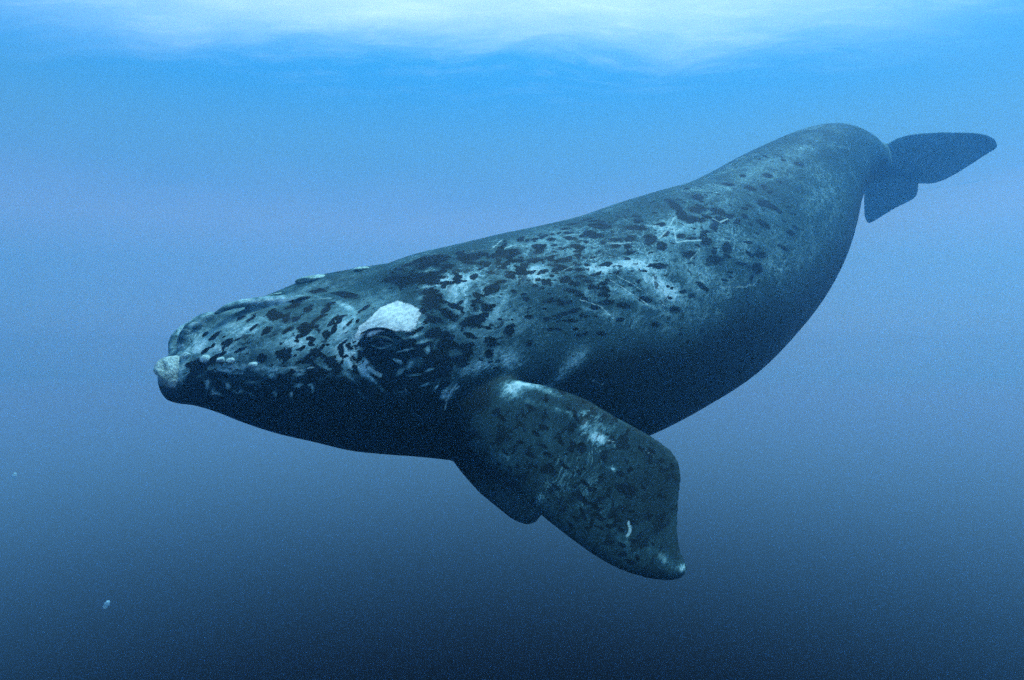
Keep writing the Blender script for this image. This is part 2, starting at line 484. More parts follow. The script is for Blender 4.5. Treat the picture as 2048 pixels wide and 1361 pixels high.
# marks of the skin: centre, long half axis, short half axis (metres, all lying on the skin), strength
DARK = [
(-0.57,5.873,-6.349,-0.081,-0.026,-0.006,0.013,-0.034,-0.03,1),
(-0.729,5.952,-6.282,-0.149,-0.115,-0.067,0.081,-0.078,-0.045,1),
(-0.367,6.094,-6.232,-0.133,-0.119,-0.049,0.046,-0.038,-0.033,1),
(-0.052,6.261,-6.188,-0.162,-0.142,-0.062,0.045,-0.036,-0.037,1),
(-0.382,5.978,-6.31,-0.06,-0.03,-0.007,0.013,-0.021,-0.02,1),
(-0.245,6.033,-6.308,-0.063,-0.042,-0.013,0.023,-0.025,-0.029,1),
(-0.133,6.087,-6.302,-0.043,-0.028,-0.009,0.014,-0.016,-0.019,1),
(-0.091,6.062,-6.341,-0.053,-0.031,-0.007,0.011,-0.015,-0.019,1),
(-0.184,5.97,-6.392,-0.048,-0.028,-0.007,0.01,-0.013,-0.019,1),
(0.254,6.502,-6.088,-0.067,-0.052,-0.021,0.034,-0.031,-0.03,1),
(0.251,6.422,-6.148,-0.059,-0.053,-0.024,0.025,-0.018,-0.021,1),
(0.399,6.711,-5.983,-0.04,-0.049,-0.021,0.034,-0.019,-0.018,1),
(0.225,6.646,-5.993,-0.045,-0.048,-0.021,0.023,-0.016,-0.012,1),
(0.047,6.208,-6.26,-0.074,-0.039,-0.008,0.012,-0.018,-0.021,1),
(0.213,6.3,-6.24,-0.075,-0.046,-0.013,0.019,-0.023,-0.03,1),
(0.371,6.408,-6.203,-0.083,-0.071,-0.033,0.016,-0.011,-0.017,1),
(0.097,6.143,-6.346,-0.059,-0.065,-0.042,0.034,-0.011,-0.03,1),
(0.11,6.118,-6.381,-0.088,-0.05,-0.009,0.014,-0.018,-0.029,1),
(-0.027,6.051,-6.384,-0.054,-0.03,-0.005,0.007,-0.01,-0.015,1),
(0.219,6.188,-6.36,-0.042,-0.024,-0.004,0.005,-0.008,-0.012,1),
(-0.562,5.708,-6.513,-0.062,-0.023,-0.003,0.006,-0.013,-0.018,1),
(-0.705,5.681,-6.498,-0.086,-0.026,-0.006,0.014,-0.036,-0.041,1),
(-0.172,5.851,-6.545,-0.08,-0.075,-0.049,0.027,-0.008,-0.032,1),
(-0.111,5.928,-6.481,-0.07,-0.045,-0.012,0.009,-0.009,-0.018,1),
(-0.307,5.742,-6.609,-0.045,-0.016,0.009,0,-0.019,-0.032,1),
(-0.305,5.71,-6.667,-0.067,-0.035,-0.004,0.007,-0.01,-0.026,1),
(-0.32,5.683,-6.707,-0.045,-0.02,0.005,0.002,-0.01,-0.022,1),
(-0.232,5.722,-6.718,-0.047,-0.012,0.029,-0.018,-0.027,-0.04,1),
(-0.33,5.626,-6.841,-0.104,-0.061,-0.028,0.019,-0.008,-0.052,1),
(-0.264,5.669,-6.81,-0.04,-0.024,-0.01,0.011,-0.006,-0.033,1),
(-0.026,5.771,-6.92,-0.048,-0.033,-0.021,0.02,0,-0.048,1),
(0.004,5.799,-6.876,-0.039,-0.024,-0.002,0.003,-0.003,-0.017,1),
(-0.175,5.663,-7.028,-0.05,-0.029,-0.007,0.008,-0.002,-0.046,1),
(-0.195,5.641,-7.125,-0.038,-0.021,-0.001,0.002,-0.001,-0.034,1),
(-0.481,5.607,-6.715,-0.071,-0.019,0.022,-0.003,-0.012,-0.021,1),
(-0.661,5.565,-6.667,-0.071,-0.06,-0.056,0.066,-0.018,-0.065,1),
(-0.534,5.553,-6.785,-0.086,-0.016,0.049,-0.017,-0.023,-0.038,1),
(-0.69,5.462,-6.834,-0.039,-0.035,-0.033,0.013,-0,-0.016,1),
(-0.588,5.504,-6.849,-0.047,-0.022,-0.002,0.004,-0.006,-0.021,1),
(-0.647,5.445,-6.941,-0.056,-0.039,-0.036,0.022,0.001,-0.035,1),
(-0.548,5.484,-6.977,-0.063,-0.031,-0.008,0.01,-0.007,-0.053,1),
(-0.69,5.399,-7.043,-0.053,-0.03,-0.001,0.003,-0.004,-0.036,1),
(-0.52,5.485,-7.039,-0.087,-0.042,-0.001,0.003,-0.006,-0.041,1),
(-0.392,5.544,-7.06,-0.081,-0.041,-0.001,0.003,-0.005,-0.042,1),
(0.16,5.915,-6.793,-0.045,-0.027,-0.003,0.004,-0.005,-0.022,1),
(0.316,5.999,-6.808,-0.042,-0.025,-0.002,0.003,-0.004,-0.018,1),
(0.295,6.045,-6.652,-0.033,-0.019,-0.003,0.004,-0.004,-0.014,1),
(0.294,6.018,-6.717,-0.028,-0.016,-0.002,0.002,-0.003,-0.011,1),
(0.452,6.13,-6.657,-0.055,-0.027,0.009,0.001,-0.014,-0.035,1),
(0.315,6.161,-6.46,-0.06,-0.026,0.007,0.004,-0.019,-0.031,1),
(0.505,6.281,-6.431,-0.073,-0.049,-0.014,0.018,-0.015,-0.038,1),
(0.608,6.32,-6.461,-0.061,-0.038,-0.006,0.007,-0.008,-0.019,1),
(0.28,6.102,-6.525,-0.023,-0.014,-0.003,0.005,-0.004,-0.012,1),
(0.108,5.973,-6.589,-0.027,-0.016,-0.003,0.004,-0.004,-0.011,1),
(0.347,5.993,-6.903,-0.033,-0.019,-0.001,0.002,-0.002,-0.014,1),
(0.413,6.032,-6.898,-0.028,-0.017,-0.001,0.002,-0.002,-0.014,1),
(0.604,6.133,-6.956,-0.039,-0.024,-0.002,0.003,-0.002,-0.023,1),
(0.145,5.85,-7.037,-0.027,-0.016,-0.001,0.001,-0.001,-0.018,1),
(0.559,6.248,-6.537,-0.087,-0.044,0.012,0.002,-0.012,-0.025,1),
(0.494,6.44,-6.228,-0.117,-0.075,-0.018,0.015,-0.017,-0.025,1),
(0.4,6.339,-6.287,-0.064,-0.036,-0.006,0.007,-0.01,-0.015,1),
(0.487,6.355,-6.319,-0.13,-0.07,-0.003,0.009,-0.016,-0.026,1),
(0.625,6.698,-6.056,-0.046,-0.051,-0.022,0.028,-0.016,-0.023,1),
(0.667,6.716,-6.058,-0.072,-0.058,-0.017,0.023,-0.021,-0.026,1),
(0.644,6.636,-6.114,-0.046,-0.034,-0.009,0.012,-0.012,-0.016,1),
(0.654,6.592,-6.16,-0.057,-0.042,-0.011,0.015,-0.014,-0.021,1),
(0.643,6.483,-6.266,-0.051,-0.037,-0.009,0.012,-0.011,-0.02,1),
(0.743,6.547,-6.259,-0.047,-0.035,-0.008,0.01,-0.009,-0.018,1),
(0.665,6.452,-6.318,-0.077,-0.054,-0.012,0.015,-0.015,-0.03,1),
(0.958,6.703,-6.231,-0.058,-0.054,-0.02,0.015,-0.008,-0.02,1),
(1.251,7.02,-6.074,-0.059,-0.053,-0.019,0.017,-0.011,-0.022,1),
(1.196,6.915,-6.155,-0.04,-0.032,-0.008,0.009,-0.008,-0.016,1),
(0.817,6.669,-6.175,-0.049,-0.041,-0.012,0.01,-0.008,-0.015,1),
(0.829,6.525,-6.355,-0.08,-0.07,-0.025,0.014,-0.008,-0.022,1),
(0.659,6.394,-6.392,-0.067,-0.044,-0.008,0.009,-0.01,-0.022,1),
(0.728,6.411,-6.429,-0.068,-0.046,-0.007,0.007,-0.008,-0.02,1),
(0.608,6.314,-6.471,-0.06,-0.039,-0.007,0.009,-0.009,-0.024,1),
(0.77,6.402,-6.487,-0.041,-0.031,-0.009,0.01,-0.006,-0.024,1),
(0.632,6.272,-6.573,-0.054,-0.031,0.003,0.004,-0.01,-0.025,1),
(0.907,6.486,-6.5,-0.053,-0.043,-0.011,0.012,-0.008,-0.029,1),
(0.886,6.44,-6.562,-0.064,-0.047,-0.007,0.007,-0.007,-0.024,1),
(1.098,6.635,-6.469,-0.045,-0.035,-0.005,0.005,-0.005,-0.015,1),
(1.203,6.724,-6.441,-0.04,-0.032,-0.006,0.007,-0.005,-0.018,1),
(1.297,6.816,-6.393,-0.036,-0.027,-0.005,0.005,-0.004,-0.013,1),
(0.929,6.436,-6.639,-0.065,-0.048,-0.007,0.008,-0.006,-0.029,1),
(0.586,6.964,-5.877,-0.066,-0.065,-0.024,0.03,-0.024,-0.017,1),
(0.678,7.328,-5.719,-0.113,-0.088,-0.034,0.03,-0.034,-0.013,1),
(0.93,7.496,-5.656,-0.077,-0.065,-0.025,0.022,-0.022,-0.01,1),
(0.969,7.326,-5.741,-0.137,-0.069,-0.017,0.042,-0.073,-0.044,1),
(0.825,7.076,-5.859,-0.063,-0.065,-0.026,0.038,-0.027,-0.026,1),
(1.453,7.794,-5.55,-0.04,-0.046,-0.022,0.032,-0.02,-0.015,1),
(1.395,7.484,-5.737,-0.173,-0.099,-0.02,0.03,-0.044,-0.041,1),
(1.453,7.671,-5.624,-0.053,-0.057,-0.026,0.035,-0.023,-0.021,1),
(0.957,6.959,-5.982,-0.034,-0.04,-0.019,0.022,-0.01,-0.017,1),
(1.116,7.102,-5.929,-0.106,-0.071,-0.015,0.017,-0.021,-0.024,1),
(1.095,6.999,-6.008,-0.056,-0.046,-0.014,0.017,-0.014,-0.022,1),
(1.229,7.079,-6.002,-0.049,-0.05,-0.021,0.023,-0.013,-0.024,1),
(1.278,7.201,-5.914,-0.084,-0.062,-0.015,0.018,-0.019,-0.024,1),
(1.527,7.361,-5.89,-0.07,-0.112,-0.069,0.06,-0.012,-0.041,0.8),
(1.655,7.363,-5.962,-0.062,-0.077,-0.045,0.04,-0.01,-0.037,1),
(1.74,7.565,-5.803,-0.066,-0.063,-0.028,0.021,-0.012,-0.022,1),
(1.745,7.735,-5.654,-0.055,-0.049,-0.021,0.025,-0.018,-0.023,1),
(2.027,8.268,-5.337,-0.009,0.127,0.082,-0.084,-0.011,0.007,1),
(2.071,8.056,-5.501,-0.03,-0.129,-0.093,0.079,0,-0.026,1),
(2.082,7.736,-5.816,-0.092,-0.066,-0.015,0.013,-0.013,-0.025,1),
(1.952,7.682,-5.796,-0.066,-0.055,-0.021,0.022,-0.015,-0.028,1),
(1.987,7.509,-6.037,-0.095,-0.082,-0.03,0.028,-0.014,-0.048,0.8),
(1.846,7.179,-6.479,-0.061,-0.052,-0.014,0.007,-0.002,-0.023,1),
(1.958,7.253,-6.517,-0.055,-0.046,-0.01,0.008,-0.003,-0.032,1),
(1.655,7.054,-6.43,-0.029,-0.024,-0.006,0.005,-0.003,-0.016,1),
(1.704,7.083,-6.449,-0.026,-0.022,-0.006,0.006,-0.002,-0.015,1),
(1.646,7.108,-6.308,-0.025,-0.021,-0.006,0.006,-0.003,-0.013,1),
(1.673,7.017,-6.559,-0.032,-0.026,-0.004,0.004,-0.002,-0.016,1),
(1.574,7.122,-6.205,-0.129,-0.099,-0.018,0.016,-0.014,-0.038,1),
(2.316,8.127,-5.537,-0.069,-0.072,-0.036,0.034,-0.016,-0.031,1),
(2.595,8.337,-5.474,-0.06,-0.063,-0.03,0.027,-0.012,-0.027,1),
(2.786,8.498,-5.419,-0.072,-0.07,-0.03,0.026,-0.014,-0.03,1),
(2.473,8.142,-5.607,-0.07,-0.083,-0.048,0.039,-0.011,-0.037,1),
(2.334,7.979,-5.701,-0.082,-0.062,-0.017,0.015,-0.013,-0.025,1),
(2.235,7.843,-5.794,-0.049,-0.043,-0.017,0.016,-0.009,-0.022,1),
(2.587,8.002,-5.89,-0.082,-0.088,-0.052,0.039,-0.005,-0.053,0.8),
(2.378,7.753,-6.07,-0.137,-0.112,-0.028,0.023,-0.013,-0.058,0.8),
(3.148,8.408,-5.916,-0.111,-0.104,-0.036,0.025,-0.006,-0.059,0.8),
(3.037,8.243,-6.111,-0.098,-0.094,-0.039,0.027,0,-0.068,0.8),
(2.92,8.107,-6.241,-0.041,-0.046,-0.043,0.017,0.008,-0.025,1),
(2.88,8.495,-5.483,-0.048,-0.057,-0.032,0.024,-0.006,-0.024,1),
(2.294,7.842,-5.841,-0.082,-0.088,-0.049,0.04,-0.011,-0.048,0.8),
(0.487,6.113,-6.759,-0.039,-0.023,-0.003,0.004,-0.004,-0.018,1),
(0.576,6.175,-6.728,-0.077,-0.054,-0.023,0.01,-0.003,-0.026,1),
(0.69,6.286,-6.62,-0.045,-0.031,-0.009,0.01,-0.006,-0.028,1),
(0.789,6.321,-6.689,-0.062,-0.044,-0.008,0.009,-0.007,-0.033,1),
(1.115,6.562,-6.662,-0.089,-0.064,0.007,0.003,-0.008,-0.031,1),
(1.353,6.765,-6.591,-0.104,-0.071,0.015,0.002,-0.011,-0.033,1),
(0.683,6.226,-6.773,-0.061,-0.039,-0.003,0.003,-0.004,-0.019,1),
(0.534,6.121,-6.823,-0.078,-0.047,-0.002,0.003,-0.004,-0.018,1),
(1.051,6.471,-6.803,-0.056,-0.043,-0.004,0.004,-0.003,-0.024,1),
(1.457,6.775,-6.845,-0.062,-0.049,-0.004,0.004,-0.002,-0.03,1),
(1.734,7.03,-6.68,-0.08,-0.066,-0.007,0.006,-0.004,-0.037,1),
(0.831,6.281,-6.941,-0.063,-0.042,-0.002,0.002,-0.003,-0.024,1),
(0.689,6.188,-6.942,-0.04,-0.025,-0.001,0.002,-0.002,-0.019,1),
(-1.775,4.99,-6.811,-0.021,-0.055,-0.038,0.044,-0.001,-0.022,1),
(-1.794,4.88,-6.925,-0.029,-0.034,-0.031,0.023,-0.002,-0.02,1),
(-1.675,4.876,-7.093,-0.048,-0.033,-0.021,0.019,0,-0.044,1),
(-1.802,4.802,-7.132,-0.044,-0.019,0.001,0.002,-0.005,-0.036,1),
(-1.58,5.163,-6.753,-0.016,-0.061,-0.039,0.024,-0,-0.009,1),
(-1.457,5.209,-6.763,-0.019,-0.051,-0.035,0.02,-0.002,-0.009,1),
(-1.501,5.106,-6.845,-0.042,-0.059,-0.045,0.015,-0.002,-0.011,1),
(-1.389,5.148,-6.855,-0.025,-0.043,-0.047,0.014,0,-0.008,1),
(-1.542,5.039,-6.903,-0.049,-0.05,-0.035,0.021,-0.004,-0.024,1),
(-1.571,4.987,-6.964,-0.034,-0.031,-0.022,0.009,-0.001,-0.013,1),
(-1.37,5.117,-6.917,-0.007,-0.021,-0.036,0.017,0.004,-0.006,1),
(-1.419,5.073,-6.964,-0.003,-0.02,-0.041,0.027,0.011,-0.007,1),
(-1.477,5.063,-6.922,-0.023,-0.013,-0.001,0.003,-0.005,-0.011,1),
(-1.507,5.012,-6.991,-0.035,-0.021,-0.001,0.003,-0.005,-0.015,1),
(-1.503,4.996,-7.036,-0.026,-0.015,-0.001,0.003,-0.004,-0.015,1),
(-1.604,4.948,-7.006,-0.019,-0.011,-0.001,0.002,-0.003,-0.011,1),
(-1.31,5.095,-7.075,0.002,-0.009,-0.046,0.02,0.01,-0.001,1),
(-1.261,5.127,-7.037,-0.008,-0.008,-0.021,0.019,0.007,-0.01,1),
(-1.479,4.992,-7.096,-0.003,-0.012,-0.04,0.032,0.017,-0.007,1),
(-1.433,5.014,-7.119,-0.039,-0.016,0.031,-0.01,-0.01,-0.018,1),
(-1.946,4.757,-7.07,-0.043,-0.022,-0.024,0.007,-0,-0.012,1),
(-2.028,4.741,-7.034,-0.035,-0.019,-0.025,0.007,-0.001,-0.009,1),
(-1.923,4.881,-6.851,-0.03,-0.037,-0.028,0.011,-0.003,-0.007,1),
(-1.581,5.476,-6.594,-0.081,-0.061,-0.02,0.013,-0.009,-0.024,1),
(-1.369,5.451,-6.629,-0.124,0.024,0.027,-0.014,-0.046,-0.023,1),
(-1.659,5.203,-6.685,-0.063,-0.065,-0.027,-0.004,-0.003,0.015,1),
(-1.446,5.283,-6.712,-0.03,-0.045,-0.022,0.019,-0.008,-0.01,1),
(-1.679,5.145,-6.735,-0.047,-0.071,-0.035,0.027,-0.01,-0.016,1),
(-1.688,5.001,-6.848,-0.021,-0.032,-0.021,0.01,-0.001,-0.008,1),
(-2.161,4.696,-7.069,-0.024,-0.017,-0.028,0.012,-0.002,-0.009,1),
(-2.122,4.752,-6.97,-0.032,-0.026,-0.038,0.013,-0.004,-0.009,1),
(-2.227,4.642,-7.173,-0.032,-0.016,-0.028,0.024,-0.001,-0.026,1),
(-2.177,4.655,-7.201,-0.058,-0.025,0.001,0,-0.003,-0.028,1),
(-1.516,4.954,-7.177,-0.057,-0.034,0.001,0.002,-0.005,-0.044,1),
(-1.386,5.035,-7.157,-0.033,-0.02,-0.001,0.003,-0.003,-0.03,1),
(-1.351,5.048,-7.218,-0.046,-0.027,0.001,0.001,-0.004,-0.045,1),
(-1.661,4.867,-7.221,-0.068,-0.038,0.009,-0.004,-0.002,-0.036,1),
(-1.558,4.933,-7.154,-0.025,-0.015,-0,0.002,-0.003,-0.022,1),
(-1.454,4.985,-7.238,-0.091,-0.053,0.003,-0.001,-0.002,-0.06,1),
(-2.081,4.708,-7.317,-0.036,-0.017,0.016,0.013,-0.003,0.026,1),
(-1.871,4.777,-7.296,-0.094,-0.037,0.012,0.006,-0.004,0.032,1),
(-1.971,4.731,-7.229,-0.062,-0.023,0.008,0.003,-0,0.021,1),
(-1.712,4.844,-7.29,-0.093,-0.048,0.014,0.009,-0.003,0.051,1),
(-1.515,4.951,-7.296,-0.089,-0.051,0.008,0.007,-0.001,0.074,1),
(-1.204,5.131,-7.233,-0.034,-0.019,0.003,-0.002,-0.002,-0.035,1),
(-1.15,5.165,-7.332,-0.034,-0.023,0.034,-0.022,-0.01,-0.029,1),
(-1.226,5.126,-7.148,-0.014,-0.009,-0.017,0.016,0.006,-0.016,1),
(-2.103,4.686,-7.245,-0.079,-0.03,0.002,0.002,-0.002,0.035,1),
(-2.227,4.635,-7.294,0.005,-0.012,0.078,0.053,0.021,0,1),
(-2.217,4.687,-7.386,-0.072,-0.078,0.053,0.054,-0.014,0.052,1),
(-1.177,5.151,-7.13,0,-0.002,-0.031,0.018,0.008,-0,1),
(-1.972,4.82,-7.462,-0.276,-0.124,0.084,0.048,-0.051,0.082,1.3),
(-1.707,4.892,-7.44,-0.218,-0.12,0.052,0.036,-0.027,0.088,1.3),
(-1.462,5.065,-7.55,-0.401,-0.249,0.091,0.079,-0.067,0.164,1.4),
(-1.061,5.347,-7.681,-0.489,-0.277,0.074,0.085,-0.1,0.191,1.4),
(-1.28,5.097,-7.381,-0.235,-0.145,0.061,0.023,-0.002,0.082,1),
(-0.722,5.519,-7.703,-0.349,-0.213,0.051,0.094,-0.107,0.201,1.4),
(-1.744,4.999,-7.6,-0.294,-0.221,0.137,0.116,-0.088,0.107,1.4),
(-2.092,4.764,-7.428,-0.167,-0.1,0.068,0.037,-0.028,0.048,1.3),
(-1.113,5.213,-7.468,-0.206,-0.135,0.064,0.043,-0.012,0.113,1),
(-1.044,5.201,-7.123,-0.122,-0.048,0.027,0.02,-0.007,0.076,1),
(-0.977,5.238,-7.163,-0.146,-0.069,0.007,0.011,-0.015,0.087,1),
(-1.001,5.242,-7.266,-0.123,-0.063,0.006,0.006,-0.005,0.071,1),
(-1.09,5.179,-7.014,-0.092,-0.008,0.001,-0,-0.002,-0.078,0.9),
(-1.011,5.191,-6.967,-0.091,-0.015,0,0.001,-0.006,-0.051,0.9),
(-0.815,5.316,-7.078,-0.094,-0.07,0.007,0.008,-0.001,0.088,1),
(-0.912,5.295,-7.336,-0.168,-0.082,0.01,0.009,-0.007,0.1,1),
(-0.742,5.365,-7.28,-0.154,-0.067,0.005,0.004,-0.003,0.081,1),
(-0.588,5.434,-7.243,-0.102,-0.048,0.007,0.005,0.001,0.09,1),
(-0.566,5.455,-7.367,-0.069,-0.029,-0.038,-0.014,-0.012,0.035,1),
(-0.62,5.423,-7.145,-0.117,-0.056,0.001,0.002,-0.005,-0.073,1),
(-0.431,5.513,-7.164,-0.088,-0.045,0.001,0.001,-0.003,-0.05,1),
(-0.707,5.403,-7.445,-0.13,-0.063,0.019,0.021,-0.014,0.098,1),
(-0.371,5.547,-7.115,-0.057,-0.029,-0,0.002,-0.003,-0.037,1),
(-0.767,5.425,-6.823,-0.014,-0.035,-0.041,0.012,0.003,-0.007,1.4),
(-0.831,5.341,-6.869,-0.011,-0.017,-0.009,0.007,0.001,-0.01,1.4),
(-0.904,5.249,-6.911,-0.036,-0.04,-0.03,0.007,0.002,-0.01,1.4),
(-0.816,5.32,-6.95,-0.052,-0.057,-0.023,0.005,0.001,-0.015,1),
(-0.753,5.386,-6.917,-0.031,-0.031,-0.021,0.008,0.001,-0.014,1),
(-0.636,5.489,-6.833,-0.078,-0.031,0.01,0.001,-0.017,-0.042,1),
(-0.726,5.485,-6.759,-0.028,-0.019,-0.01,0.013,-0.008,-0.023,1),
(-1.015,5.212,-6.888,-0.025,-0.009,-0.016,0.006,-0.003,-0.008,1.2),
(-0.699,5.6,-6.598,-0.08,-0.029,-0.007,0.014,-0.028,-0.044,1),
(-0.768,5.705,-6.462,-0.164,-0.054,-0.027,0.027,-0.054,-0.054,0.8),
(-0.954,5.662,-6.487,-0.128,0.012,0.009,-0.01,-0.062,-0.056,0.7),
(0.505,5.328,-7.579,-0.019,0.029,0.025,-0.015,-0.004,-0.006,1),
(0.509,5.292,-7.619,-0.022,0.025,0.028,-0.014,-0.004,-0.008,1),
(0.494,5.256,-7.678,-0.026,0.014,0.015,-0.009,-0.005,-0.011,1),
(0.452,5.37,-7.551,-0.017,0.024,0.018,-0.011,-0.003,-0.006,1),
(0.537,5.14,-7.829,0.004,-0.029,-0.037,0.041,-0.004,0.008,1),
(0.457,5.145,-7.849,-0.027,0.019,0.017,-0.016,-0.008,-0.017,1),
(0.695,5.051,-7.898,-0.017,0.018,0.019,-0.016,-0.004,-0.011,1),
(0.541,5.034,-7.975,-0.022,0.005,-0.001,-0.001,-0.007,-0.01,1),
(0.593,4.931,-8.107,-0.036,0.009,-0.002,-0.002,-0.01,-0.016,1),
(0.804,4.953,-7.996,-0.025,0.017,0.015,-0.015,-0.008,-0.016,1),
(0.879,4.956,-7.967,-0.025,0.005,-0.001,-0.001,-0.009,-0.013,1),
(0.975,5.044,-7.825,-0.017,0.022,0.023,-0.012,-0.003,-0.006,1),
(1.045,5.018,-7.839,-0.015,0.02,0.02,-0.01,-0.002,-0.005,1),
(1.113,4.953,-7.903,-0.019,0.009,0.006,-0.006,-0.006,-0.009,1),
(0.96,4.854,-8.079,-0.009,0.016,0.019,-0.014,-0.001,-0.006,1),
(1.026,4.855,-8.057,-0.003,-0.011,-0.016,0.01,-0.002,-0,1),
(0.839,4.873,-8.094,-0.068,0.023,0.008,-0.013,-0.024,-0.038,0.7),
(0.603,4.86,-8.211,-0.029,-0.001,-0.016,0.008,-0.011,-0.013,1),
(0.562,4.85,-8.249,-0.024,0.002,-0.009,0.003,-0.006,-0.009,1),
(0.646,4.878,-8.165,-0.022,-0.002,-0.013,0.007,-0.009,-0.01,1),
(0.706,4.789,-8.273,-0.024,0.006,-0.002,-0.001,-0.01,-0.015,1),
(0.736,4.753,-8.313,-0.012,-0.011,-0.024,0.016,-0.007,-0.004,1),
(0.767,4.722,-8.347,-0.009,-0.008,-0.018,0.012,-0.006,-0.003,1),
(0.857,4.727,-8.299,-0.02,0.004,-0.002,-0.001,-0.008,-0.012,1),
(0.848,4.776,-8.23,-0.028,0.006,-0.002,-0.001,-0.006,-0.009,1),
(0.985,4.729,-8.25,-0.021,0.002,-0.004,0.002,-0.01,-0.015,1),
(0.692,4.698,-8.429,-0.044,0.01,-0.011,0.002,-0.009,-0.015,1),
(0.76,4.637,-8.498,-0.026,0.008,-0.003,-0.001,-0.007,-0.015,1),
(0.28,5.101,-7.988,-0.051,0.027,0.017,-0.018,-0.014,-0.032,1),
(0.279,5.466,-7.487,0.006,-0.022,-0.022,0.028,0.002,0.006,1),
(0.418,5.507,-7.437,-0.028,0.017,0.01,-0.017,-0.021,-0.011,1),
(-0.358,5.475,-7.64,-0.037,0.017,0.006,-0.008,-0.007,-0.031,1),
(-0.115,5.45,-7.576,-0.025,0.004,0.001,-0.002,-0.009,-0.015,1),
(-0.43,5.505,-7.702,-0.053,0.045,-0.008,0.003,-0.002,-0.033,1),
(-0.064,6.114,-6.304,-0.041,-0.055,-0.035,0.02,-0.006,-0.014,0.94),
(0.522,6.608,-6.088,-0.033,-0.032,-0.014,0.012,-0.007,-0.01,0.97),
(-1.035,5.762,-6.417,-0.028,0.012,0.003,-0.006,-0.012,-0.009,0.84),
(-0.077,6.442,-6.072,0.001,-0.022,-0.011,0.019,0.001,-0.001,1.06),
(-0.585,5.675,-6.546,-0.021,-0.013,-0.008,0.01,-0.008,-0.014,1.09),
(0.441,6.742,-5.974,-0.012,-0.019,-0.009,0.007,-0.003,-0.003,0.98),
(-1.019,5.576,-6.566,-0.023,-0.013,-0.011,0.008,-0.008,-0.008,0.94),
(0.085,6.624,-5.991,-0.031,-0.081,-0.038,0.025,-0.007,-0.005,1.04),
(-0.48,5.86,-6.381,-0.006,-0.01,-0.007,0.006,-0.002,-0.003,1.03),
(0.485,6.451,-6.212,-0.025,-0.03,-0.018,0.01,-0.004,-0.008,1.02),
(0.241,6.297,-6.254,-0.016,-0.014,-0.007,0.007,-0.004,-0.007,1.08),
(-0.508,5.731,-6.507,-0.021,-0.019,-0.015,0.009,-0.003,-0.008,0.84),
(0.051,6.11,-6.359,-0.017,-0.014,-0.007,0.004,-0.002,-0.005,0.87),
(-0.109,6.048,-6.347,-0.014,-0.023,-0.016,0.013,-0.002,-0.008,0.95),
(0.336,6.776,-5.938,-0.039,-0.093,-0.042,0.028,-0.009,-0.008,0.93),
(-0.796,5.602,-6.564,-0.029,-0.004,0.002,0.001,-0.009,-0.011,0.94),
(-0.282,5.956,-6.362,-0.024,-0.023,-0.012,0.009,-0.005,-0.008,1.1),
(0.554,6.642,-6.074,-0.023,-0.024,-0.01,0.013,-0.007,-0.011,1.06),
(-0.479,5.787,-6.454,-0.038,-0.031,-0.02,0.015,-0.009,-0.015,1.01),
(-0.611,5.803,-6.4,-0.026,-0.025,-0.017,0.022,-0.012,-0.016,0.97),
(-1.014,5.621,-6.525,-0.021,-0.002,-0.002,0.002,-0.012,-0.011,1.04),
(-0.503,5.815,-6.416,-0.032,-0.017,-0.007,0.012,-0.016,-0.019,1.01),
(0.573,6.519,-6.189,-0.024,-0.023,-0.01,0.014,-0.008,-0.014,0.94),
(0.056,6.213,-6.26,-0.028,-0.021,-0.008,0.009,-0.008,-0.01,0.93),
(-0.06,6.105,-6.314,-0.022,-0.023,-0.012,0.011,-0.006,-0.01,1),
(-0.698,5.692,-6.489,-0.015,-0.014,-0.011,0.006,-0.003,-0.005,0.84),
(-0.571,5.978,-6.274,-0.009,-0.011,-0.006,0.008,-0.005,-0.004,0.98),
(-0.663,5.649,-6.548,-0.013,-0.012,-0.01,0.007,-0.003,-0.006,1.05),
(-0.491,6.156,-6.183,-0.012,-0.025,-0.011,0.017,-0.006,-0.004,1.09),
(0.29,6.535,-6.074,-0.042,-0.04,-0.019,0.019,-0.014,-0.014,0.97),
(0.536,6.486,-6.203,-0.044,-0.049,-0.027,0.009,-0.004,-0.008,0.97),
(-0.077,6.429,-6.079,-0.024,-0.053,-0.026,0.022,-0.007,-0.006,0.89),
(0.596,6.832,-5.955,-0.062,-0.047,-0.014,0.029,-0.031,-0.027,0.95),
(-0.408,6.035,-6.263,-0.033,-0.064,-0.036,0.027,-0.008,-0.011,0.99),
(-0.366,6.085,-6.238,-0.017,-0.041,-0.023,0.022,-0.005,-0.008,1.08),
(0.223,6.587,-6.027,-0.019,-0.017,-0.007,0.008,-0.007,-0.005,0.94),
(-0.023,6.201,-6.242,-0.028,-0.024,-0.011,0.009,-0.007,-0.008,0.9),
(-0.585,5.805,-6.404,-0.023,-0.028,-0.02,0.012,-0.005,-0.007,0.88),
(-0.33,5.855,-6.443,-0.025,-0.029,-0.02,0.019,-0.006,-0.016,0.97),
(0.085,6.27,-6.22,-0.026,-0.017,-0.006,0.01,-0.011,-0.012,0.86),
(-0.576,5.715,-6.499,-0.02,-0.015,-0.01,0.006,-0.004,-0.007,1.03),
(0.483,6.906,-5.891,-0.03,-0.064,-0.027,0.018,-0.006,-0.005,0.98),
(0.286,6.79,-5.925,-0.025,-0.062,-0.027,0.016,-0.005,-0.004,1.02),
(0.577,6.504,-6.205,-0.032,-0.025,-0.008,0.006,-0.005,-0.008,1.09),
(0.099,6.573,-6.019,-0.011,-0.034,-0.017,0.017,-0.004,-0.004,0.85),
(-0.069,6.526,-6.031,-0.009,-0.025,-0.011,0.015,-0.004,-0.002,1.02),
(0.417,6.85,-5.911,-0.015,-0.036,-0.016,0.03,-0.009,-0.008,0.91),
(-0.937,5.589,-6.557,-0.019,-0.007,-0.006,0.006,-0.009,-0.01,0.99),
